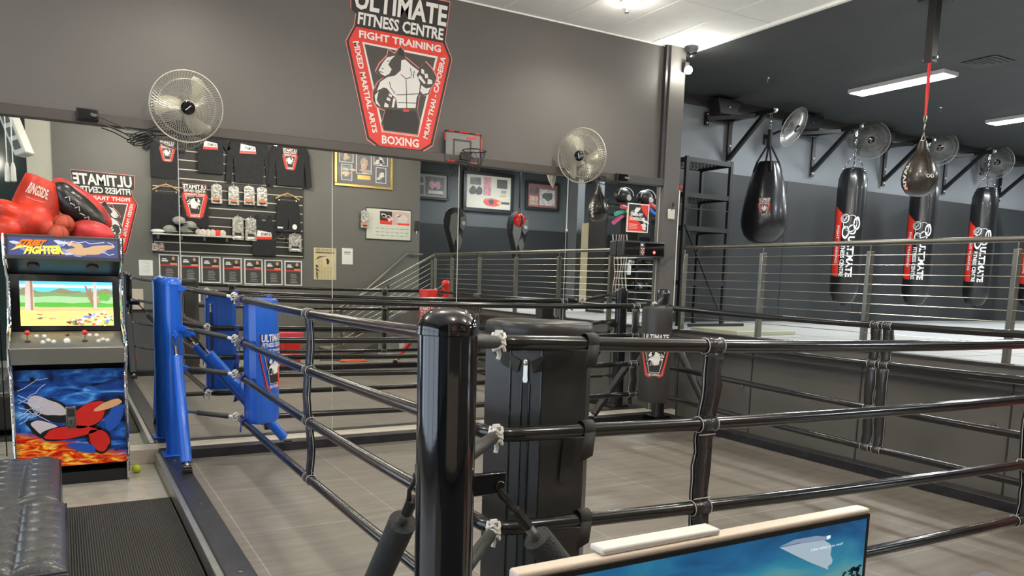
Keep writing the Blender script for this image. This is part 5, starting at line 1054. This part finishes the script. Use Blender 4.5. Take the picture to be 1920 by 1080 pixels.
for i, c in enumerate(cen):
    x, z = wp(*c); o = pr0 if i == 0 else dup(pr0, (0, 0, 0))
    o.location = (x, WY, z); o['label'] = order[i] + ' of the seven white-framed coach posters below the slat board'
# loose sheets
def sheet(px0, py0, px1, py1, name, label, cat, m, draw=None, y=WY, th=.004):
    xa, za = wp(px0, py0, y); xb, zb = wp(px1, py1, y); x, z = (xa + xb) / 2, (za + zb) / 2; w, h = abs(xb - xa), abs(za - zb); t = thing(name, label, cat, (x, y, z)); fn = lambda u, v, h_: (x - u * w, y + h_, z + v * h)
    MB().prism([(-.5, -.5), (.5, -.5), (.5, .5), (-.5, .5)], fn, 0, th).build('sheet', [m], t, smooth=False)
    if draw: g = MB(); ms = draw(g, lambda u, v, k: fn(u, v, th + .001 + k * .001)); g.build('print', ms, t, smooth=False, orient=False)
    return t
def lines(n, w=.7, m=midgrey):
    def d(g, fn):
        for k in range(n): g.rect(-w / 2, .38 - .76 * k / n, w / 2 - .2 * (k % 3), .38 - .76 * k / n - .018, fn, 0, 0)
        return [m]
    return d
sheet(260, 487, 287, 517, 'notice_sheet', 'white notice sheet left of the coach posters', 'notice', paper, lines(8, .5)); sheet(352, 545, 376, 566, 'notice_sheet', 'white sheet low on the wall under the coach posters', 'notice', paper, lines(6, .6))
sheet(641, 465, 661, 496, 'notice_sheet', 'white notice beside the old newspaper page', 'notice', paper, lambda g, fn: (g.rect(-.3, .2, .3, .3, fn, 0, 0), g.rect(-.3, .12, .3, .16, fn, 0, 0), [midgrey])[-1])
def news(g, fn):
    g.textb('GRAPPLER', -.42, .4, .42, .47, fn, 1, 0, .0); g.rect(-.42, .33, .42, .37, fn, 1, 0)
    g.poly([(.45, .1), (.3, .22), (.1, .25), (-.1, .24), (.1, .23), (.28, .18)], fn, 1, 1).poly(blob(-.12, .08, .07, .08, .2, 12, .3, 2), fn, 1, 1)
    for c in range(5):
        for k in range(16):
            if c > 1 and k < 7: continue
            g.rect(.22 - .14 * c + .02, .2 - .043 * k, .22 - .14 * c + .12, .185 - .043 * k, fn, 1, 2)
    for k in range(4): g.poly(blob(.36, -.08 - .11 * k, .06, .035, .4 * k, 10, .35, k), fn, 1, 1)
    return [mat('news_ink', (.12, .1, .07), .7), blackflat, mat('news_grey', (.38, .33, .2), .7)]
sheet(588, 464, 630, 525, 'newspaper_page', 'yellowed newspaper page stuck on the charcoal wall', 'newspaper', mat('newsprint', (.6, .5, .28), .7, var=.1, vs=5), news)
def wb(g, fn):
    g.rect(-.47, .0, -.07, .42, fn, 1, 0); g.poly([(-.07, .42), (.2, .42), (.2, .0), (-.07, .0)], fn, 1, 1); g.rect(-.07, .0, .2, .12, fn, 2, 2); g.rect(-.47, .0, -.2, .06, fn, 2, 2)
    for k, (a, b, c, d) in enumerate(((-.02, .2, .07, .08), (.08, .25, .07, .06), (.12, .3, .05, .05), (-.3, .25, .1, .1), (-.3, .12, .1, .06), (-.2, .3, .06, .05))): g.poly(blob(a + .0, b, c, d, 0, 14, .3, k), fn, 3, 3)
    g.rect(-.04, .2, .12, .24, fn, 4, 2)
    for k, v in enumerate((-.12, -.24, -.35)):
        for j in range(7): g.rect(-.45 + .11 * j, v, -.37 + .11 * j, v - .02 - .01 * ((j + k) % 2), fn, 1, 4)
    return [mat('poster_pale', (.6, .4, .36), .5), blackflat, redflat, mat('poster_cream', (.65, .58, .52), .5), mat('marker_grey', (.35, .36, .33), .6)]
t = sheet(686, 389, 769, 452, 'whiteboard', 'whiteboard with two red posters and faint handwriting', 'whiteboard', mat('whiteboard_white', (.62, .62, .52), .3), wb, th=.015)
xa, za = wp(686, 389); xb, zb = wp(769, 452); 
MB().tube([(xa, WY + .012, za), (xb, WY + .012, za), (xb, WY + .012, zb), (xa, WY + .012, zb)], .012, 6, closed=True).build('frame', [blacksatin], t)
x, z = wp(781, 424); t = thing('wall_remote', 'black remote hanging at the wall corner right of the whiteboard', 'remote', (x, WY, z)); MB().box((x, WY + .02, z), (.1, .03, .2)).build('body', [blacksatin], t, bevel=.01); MB().tube([(x, WY + .02, z - .1), (x - .01, WY + .02, z - .16)], .008, 6).build('cord', [steel], t)
# framed memorabilia
def frame(px0, py0, px1, py1, name, label, fm, mm, draw, y, bw=.06, top=None):
    xa, za = wp(px0, py0, y); xb, zb = wp(px1, py1, y)
    if top: za = top
    x, z = (xa + xb) / 2, (za + zb) / 2; w, h = xb - xa, za - zb; t = thing(name, label, 'framed picture', (x, y, z), None); g = MB()
    for p, q in (((xa, za - bw), (xb, za)), ((xa, zb), (xb, zb + bw)), ((xa, zb + bw), (xa + bw, za - bw)), ((xb - bw, zb + bw), (xb, za - bw))): g.b2((p[0], y, p[1]), (q[0], y + .05, q[1]))
    g.build('frame', [fm], t, bevel=.008)
    iw, ih = w - 2 * bw, h - 2 * bw; fn = lambda u, v, k: (x - u * iw, y + .02 + k * .001, z + v * ih)
    MB().b2((xa + bw, y, zb + bw), (xb - bw, y + .02, za - bw)).build('mount', [mm], t); g = MB(); ms = draw(g, fn); g.build('pictures', ms, t, smooth=False, orient=False)
    MB().b2((xa + bw, y + .035, zb + bw), (xb - bw, y + .038, za - bw)).build('glass', [mat('picture_glass', (1, 1, 1), .02, alpha=.06)], t); return t
pdk = mat('photo_dark', (.05, .05, .055), .4, var=.8, vs=14); psk = mat('photo_warm', (.5, .33, .22), .4, var=.5, vs=18); pgl = mat('plaque_gold', (.75, .45, .08), .3, .5); pcr = mat('photo_cream', (.6, .58, .5), .4, var=.4, vs=20); ppk = mat('photo_pink', (.6, .25, .3), .4, var=.4, vs=20); pbl = mat('photo_blue', (.06, .16, .22), .4)
def fgold(g, fn):
    for (a, b, c, d) in ((-.45, .1, -.18, .45), (.2, .1, .46, .45), (-.42, -.4, -.22, .05), (.22, -.4, .42, .05), (-.14, -.18, .15, .48)):
        g.rect(a, b, c, d, fn, 1, 0); g.rect(a + .012, b + .015, c - .012, d - .015, fn, 2, 1)
    g.poly(blob(.0, .12, .07, .17, .1, 16, .08, 2), fn, 3, 2).poly(blob(-.02, -.1, .1, .06, 0, 14, .2, 2), fn, 4, 2); g.rect(-.12, -.34, .12, -.22, fn, 2, 3)
    for k, (u, v) in enumerate(((-.32, .25), (.33, .25), (-.32, -.2), (.32, -.2), (-.28, .2), (.28, -.1))): g.poly(blob(u, v, .05, .11, .3 * k, 12, .35, k), fn, 3, 2 if k % 2 else 4)
    g.rect(.25, -.1, .4, .0, fn, 2.5, 5)
    return [whiteflat, pdk, psk, pgl, pcr, pbl]
frame(626, 284, 735, 357, 'framed_display', 'wide gold frame holding five dark boxing photos and a gold plaque', brassgold, mat('mount_charcoal', (.07, .065, .06), .6), fgold, WY, .05, 3.95)
FY = -3.15
def fbelt(g, fn):
    for (a, b, c, d, m) in ((-.42, .15, -.18, .42, 1), (-.05, -.1, .12, .45, 3), (.18, .2, .42, .42, 4), (-.4, .0, -.28, .1, 5), (-.4, -.12, -.26, -.05, 2)): g.rect(a, b, c, d, fn, 1, m)
    g.poly(blob(-.08, -.3, .2, .13, 0, 18, .04, 1), fn, 2, 6).poly(blob(-.06, -.28, .06, .09, 0, 14, .04, 1), fn, 3, 1).poly(blob(-.24, -.3, .05, .05, 0, 14, .04, 1), fn, 3, 2); g.rect(-.48, -.33, -.26, -.26, fn, 2.5, 1)
    for u in (.22, .36): g.poly(blob(u, .02, .07, .14, .15, 12, .12, 3), fn, 2, 1)
    return [whiteflat, blackflat, pgl, ppk, pdk, midgrey, redflat]
frame(868, 318, 961, 402, 'framed_display', 'large dark frame with a cream mount, small gloves and a red champion belt', blacksatin, mat('mount_cream', (.68, .65, .55), .6), fbelt, FY, .09)
def fmar(g, fn):
    g.rect(-.44, -.4, .1, .3, fn, 1, 1); g.rect(.14, -.42, .44, -.02, fn, 1, 2)
    for u in (.2, .38): g.poly(blob(u, .2, .07, .16, .1, 12, .12, 3), fn, 2, 0)
    g.poly(blob(-.18, .0, .16, .2, 0, 14, .2, 4), fn, 2, 3); return [blackflat, pcr, psk, pdk]
frame(985, 338, 1046, 397, 'framed_display', 'small dark frame with a maroon mount and small gloves', blacksatin, mat('mount_maroon', (.25, .03, .05), .6), fmar, FY, .07)
def fgry(g, fn):
    g.rect(-.42, -.42, .08, .4, fn, 1, 1); g.rect(.12, -.42, .46, .0, fn, 1, 0)
    for u in (-.25, -.1): g.poly(blob(u, .05, .07, .2, 0, 14, .15, 4), fn, 2, 2)
    g.rect(-.4, -.35, .0, -.2, fn, 2, 3)
    for u in (.2, .38): g.poly(blob(u, .22, .07, .15, .1, 12, .12, 3), fn, 2, 0)
    g.poly(blob(.28, -.2, .04, .12, 0, 12, .12, 3), fn, 2, 4); return [blackflat, pdk, ppk, pcr, psk]
frame(762, 318, 841, 377, 'framed_display', 'grey framed display half hidden behind the wall corner', blacksatin, mat('mount_grey', (.3, .3, .28), .6), fgry, FY, .06)
# second shield sign on that wall
xc = wp(197, 400)[0]; zc = wp(197, 328)[1] - .82 * .98; fn = planeY(xc, WY + .001, zc, 1, .98); g = MB(); emblem(g, fn, 0, e=.0015)
tag(g.build('shield_sign', LGM, smooth=False, orient=False), 'mirror image of a shield sign, seen reflected above the arcade cabinet', 'sign')
# body-shaped trainers, ball, pulley cords, signs on the raised floor (mirror)
def body_bag(px, py0, py1, yp, label):
    v0 = at(px, py0, 1, yp); v1 = at(px, py1, 1, yp); x, y = v0.x, 14.2 - yp; H = (v0.z - v1.z); t = thing('body_trainer', label, 'training dummy', (x, y, v1.z), 'torso training bags'); c = (v0.z + v1.z) / 2
    S_ = lambda prof, oy: [v for z_, hw in prof for v in ((x - hw, y + oy, c + z_ * H), (x - hw * .6, y + oy + .1, c + z_ * H), (x + hw * .6, y + oy + .1, c + z_ * H), (x + hw, y + oy, c + z_ * H), (x + hw * .6, y + oy - .12, c + z_ * H), (x - hw * .6, y + oy - .12, c + z_ * H))]
    PR = [(-.5, .08), (-.38, .12), (-.15, .2), (.05, .27), (.22, .29), (.38, .25), (.46, .17), (.5, .08)]; g = MB().add(S_(PR, 0), [(6 * j + i, 6 * j + (i + 1) % 6, 6 * j + 6 + (i + 1) % 6, 6 * j + 6 + i) for j in range(7) for i in range(6)] + [(5, 4, 3, 2, 1, 0), (42, 43, 44, 45, 46, 47)]).build('torso', [blackcloth], t, bevel=.01)
    pm = mat('trainer_grey_panel', (.09, .085, .075), .5)
    fb = lambda u, v, h: (x + u, y + .1 + h, c + v * H); MB().prism([(-.2, .05), (-.17, .33), (-.06, .4), (.02, .33), (.03, .1), (-.02, -.1), (-.09, -.3)], fb, 0, .03).build('panel', [pm], t); MB().prism([(.06, .3), (.2, .34), (.22, .15), (.12, .02), (.05, .1)], fb, 0, .04).build('panel', [pm], t); MB().prism([(-.05, -.15), (.06, -.05), (.12, -.2), (.04, -.4)], fb, 0, .03).build('panel', [pm], t); MB().frustum((x + .13, y + .14, c + .18 * H), (x + .13, y + .15, c + .18 * H), .045, .045, 14).build('badge', [midgrey], t)
    MB().tube([(x, y, c - .48 * H), (x, y, RF + .02)], .05, 12).frustum((x, y, RF), (x, y, RF + .06), .22, .2, 24).build('stand', [blacksatin], t)
body_bag(854, 390, 478, 15.8, 'black torso-shaped training bag behind the railing, left one in the mirror'); body_bag(971, 398, 486, 15.8, 'black torso-shaped training bag behind the railing, right one below the red ball')
v = rf(973, 413, 15.2); t = thing('double_end_ball', 'red and black ball hanging on a dark cord, seen in the mirror', 'ball', v); MB().ball(v, (.13, .13, .15), 20).build('ball', [redvinyl], t); g = MB().ball(v + Vector((0, .03, 0)), (.05, .12, .155), 16); g.build('stripe', [blacksatin], t)
MB().tube([v + Vector((0, 0, .15)), (v.x, v.y, CEIL)], .018, 8).build('cord', [blacksatin], t); MB().tube([v + Vector((0, 0, .15)), v + Vector((0, 0, .26))], .03, 8).build('clip', [steel], t)
v = rf(1062, 430, 14.4); t = thing('pulley_cords', 'pale hanging cords with round handles, seen in the mirror left of the speed bag', 'cord', (v.x, v.y, v.z))
for dx in (0, .13, .18): MB().tube([(v.x + dx, v.y, CEIL), (v.x + dx, v.y, v.z)], .007, 6).build('cord', [whiteplastic], t); 
for dx in (0, .18): MB().ball((v.x + dx, v.y, v.z - .02), .03, 12).build('handle', [whiteplastic], t)
v0 = rf(1081, 429, 17.3); v1 = rf(1102, 441, 17.3); t = thing('wall_sign', 'small white sign on the dark wall, seen in the mirror', 'sign', v0); fn = lambda u, v, h: ((v0.x + v1.x) / 2 - u, -3.12 + h, (v0.z + v1.z) / 2 + v); MB().prism([(-.17, -.08), (.17, -.08), (.17, .08), (-.17, .08)], fn, 0, .01).build('plate', [whiteflat], t, smooth=False); MB().textb('GLOVES', -.13, -.035, .09, .035, fn, .012, 0, .02).rect(-.15, -.05, -.13, .05, fn, .012, 0).build('writing', [blackflat], t, smooth=False)
# beige locker and dark pillar
v0 = rf(1107, 418, 12.6); v1 = rf(1134, 418, 12.6); y = 1.6; t = thing('tall_locker', 'tall narrow beige locker beside a dark pillar, seen in the mirror', 'locker', ((v0.x + v1.x) / 2, y, RF)); g = MB().b2((v0.x, y - .3, RF + .12), (v1.x, y, v0.z)); g.build('body', [mat('locker_beige', (.5, .44, .3), .5)], t, bevel=.006); MB().b2((v0.x, y, 2.15), (v1.x, y + .004, 2.16)).build('door_gap', [blackflat], t); MB().b2((v0.x + .02, y - .28, RF), (v1.x - .02, y - .02, RF + .12)).build('plinth', [blacksatin], t)
struct(MB().b2((v0.x - .05, y - .7, RF), (v0.x + .12, y - .4, CEIL)).b2((v1.x + .02, y - .4, RF), (v1.x + .14, y - .25, CEIL)), 'trim_8', [wallmat('wall_slate', (.1, .11, .118))], smooth=False)
# gear shelf with noodles, seen in the mirror
Yg = 3.2; vg = lambda px, py: rf(px, py, 14.2 - Yg)
a = vg(1138, 400); b = vg(1240, 556); t = thing('gear_shelf', 'open dark gear shelf with pads and foam noodles, seen in the mirror', 'shelf', ((a.x + b.x) / 2, Yg - .2, RF)); L, Rr = a.x, b.x + .1
for x in (L, (L + Rr) / 2, Rr): MB().b2((x - .02, Yg - .5, RF), (x + .02, Yg, vg(1140, 378).z + .05)).build('side_panel', [blacksatin], t)
for py in (384, 406, 485, 505, 545): z = vg(1190, py).z; MB().b2((L, Yg - .5, z - .015), (Rr, Yg, z + .015)).build('shelf_board', [blacksatin], t)
ztop = vg(1190, 384).z + .015; zn = vg(1190, 406).z + .015
for px, lb in ((1180, 'left black kick pad with white piping on top of the gear shelf'), (1222, 'right black kick pad with a white round patch on top of the gear shelf')):
    x = vg(px, 370).x; t2 = thing('kick_pad', lb, 'kick pad', (x, Yg - .2, ztop), 'kick pads on the gear shelf'); MB().ball((x, Yg - .2, ztop + .14), (.17, .1, .14), 18).build('pad', [padblack], t2); MB().tube([(x + .165 * math.cos(q), Yg - .1, ztop + .14 + .135 * math.sin(q)) for q in [PI * j / 14 for j in range(15)]], .008, 6).build('piping', [whiteplastic], t2)
    MB().frustum((x + .06, Yg - .1, ztop + .1), (x + .06, Yg - .08, ztop + .1), .05, .045, 14).build('patch', [whiteplastic], t2)
for i, (p0, p1, c, nm) in enumerate((((1158, 388), (1192, 392), (.75, .12, .15), 'coral red'), ((1147, 402), (1184, 392), (.08, .5, .35), 'sea green'), ((1143, 418), (1180, 398), (.8, .15, .3), 'pink'), ((1206, 389), (1237, 404), (.08, .2, .7), 'blue'), ((1170, 396), (1186, 400), (.6, .7, .1), 'lime'), ((1212, 384), (1240, 392), (.75, .1, .1), 'bright red'))):
    p = vg(*p0) + Vector((0, .1, 0)); q = vg(*p1) + Vector((0, -.1, 0)); d = (p - q) * .0
    tag(MB().tube([p, q + (q - p) * .6], .036, 12).build('foam_noodle', [mat('noodle_' + nm.replace(' ', '_'), c, .6)]), nm + ' foam noodle stacked on the gear shelf, seen in the mirror', 'foam noodle', 'foam noodles on the gear shelf')
for i in range(6):
    x0_ = vg(1143 + 5.5 * i, 440); x1_ = vg(1142 + 5 * i, 552); c = ((.5, .48, .42), (.45, .42, .38), (.55, .3, .28), (.5, .48, .42), (.4, .38, .35), (.6, .6, .55))[i]; r = random.Random(i)
    tag(MB().tube([(x0_.x + .02 * math.sin(j * 1.3 + i), Yg + .08, x0_.z + (x1_.z - x0_.z) * j / 8) for j in range(9)], .012, 6).build('skipping_rope', [mat('cord_tone_%d' % i, c, .6)]), ('pale', 'grey', 'dusty pink', 'cream', 'brown-grey', 'white')[i] + ' skipping rope hanging from the gear shelf, seen in the mirror', 'skipping rope', 'skipping ropes at the gear shelf')
v = vg(1172, 500); t = thing('spray_bottle', 'white spray bottle, seen in the mirror below the timer', 'bottle', v); v = v + Vector((0, .1, 0)); MB().lathe([(.035, -.14), (.04, -.1), (.04, .0), (.015, .05), (.015, .08)], v, 14).build('body', [whiteplastic], t); MB().box(v + Vector((.01, 0, .1)), (.06, .025, .03)).build('spray_head', [whiteplastic], t, bevel=.004)
rr = random.Random(9)
for k in range(14):
    p = vg(rr.uniform(1178, 1232), rr.choice([500, 541]) - rr.uniform(3, 10)) + Vector((0, -.1, 0)); tag(MB().ball(p, (.09, .08, .06), 12, 0, Matrix.Rotation(rr.uniform(0, 3), 3, 'Y')).build('training_glove', [padblack if k % 4 else midgrey]), 'dark training glove piled on the lower gear shelf boards', 'glove', 'training gloves on the gear shelf')
# near the arcade cabinet in the mirror: pull handles and tilted unit
for px, lb in ((14, 'left one of two white pull handles hanging on cords, seen in the mirror'), (25, 'right one of two white pull handles hanging on cords, seen in the mirror')):
    v = rf(px, 323, 11.0); t = thing('pull_handle', lb, 'handle', v, 'white pull handles'); MB().lathe([(.02, -.11), (.03, -.1), (.026, .05), (.012, .11)], v, 12).build('grip', [whiteplastic], t); MB().tube([v + Vector((0, 0, .11)), (v.x, v.y, CEIL)], .006, 6).build('cord', [whiteplastic], t)
v = rf(30, 250, 13.0); t = thing('wall_heater', 'tilted white slatted unit high up at the left, seen in the mirror', 'unit', v); Rm = Matrix.Rotation(.45, 3, 'Z') @ Matrix.Rotation(-.35, 3, 'Y'); MB().box(v, (.16, .25, .62), 0, Rm).build('housing', [mat('unit_white', (.55, .57, .52), .4)], t, bevel=.02)
MB().tube([v + Vector((0, 0, .25)), (v.x, v.y, CEIL)], .02, 8).build('pole', [steel], t)
for k in (-1, 0, 1): MB().box(v + Rm @ Vector((-.0, .128, .18 * k)), (.09, .01, .12), 0, Rm).build('grille', [mat('grille_grey', (.1, .11, .1), .5)], t)
# stored things beside the stairs
t = thing('storage_tub', 'long silver storage tub under the stairs with a white label, seen in the mirror', 'tub', (5.7, -.3, -.12)); MB().b2((5.2, -.8, -.12), (6.2, .05, .26)).build('body', [mat('tub_silver', (.45, .44, .4), .3, .6)], t, bevel=.02); MB().b2((5.62, .05, .05), (5.74, .055, .2)).build('label', [paper], t)
t = thing('red_stool', 'red box stool beside the blue pad, seen in the mirror', 'stool', (3.2, .9, -.12)); v = rf(543, 650, 13.3); MB().b2((v.x - .13, .75, -.12), (v.x + .16, 1.0, v.z + .12)).build('body', [redvinyl], t, bevel=.01); MB().b2((v.x - .17, .72, v.z + .16), (v.x + .2, 1.03, v.z + .26)).build('seat', [mat('seat_pink_red', (.75, .08, .12), .3)], t, bevel=.02)
t = thing('coiled_hose', 'orange coiled cord on the floor below the stairs, seen in the mirror', 'cord', (4.6, .3, -.1)); MB().tube([(4.6 + .25 * math.cos(a) * (1 - a / 60), .35 + .12 * math.sin(a), -.1 + .002 * a) for a in [2 * PI * j / 12 for j in range(60)]], .012, 6).build('cord', [orange], t)
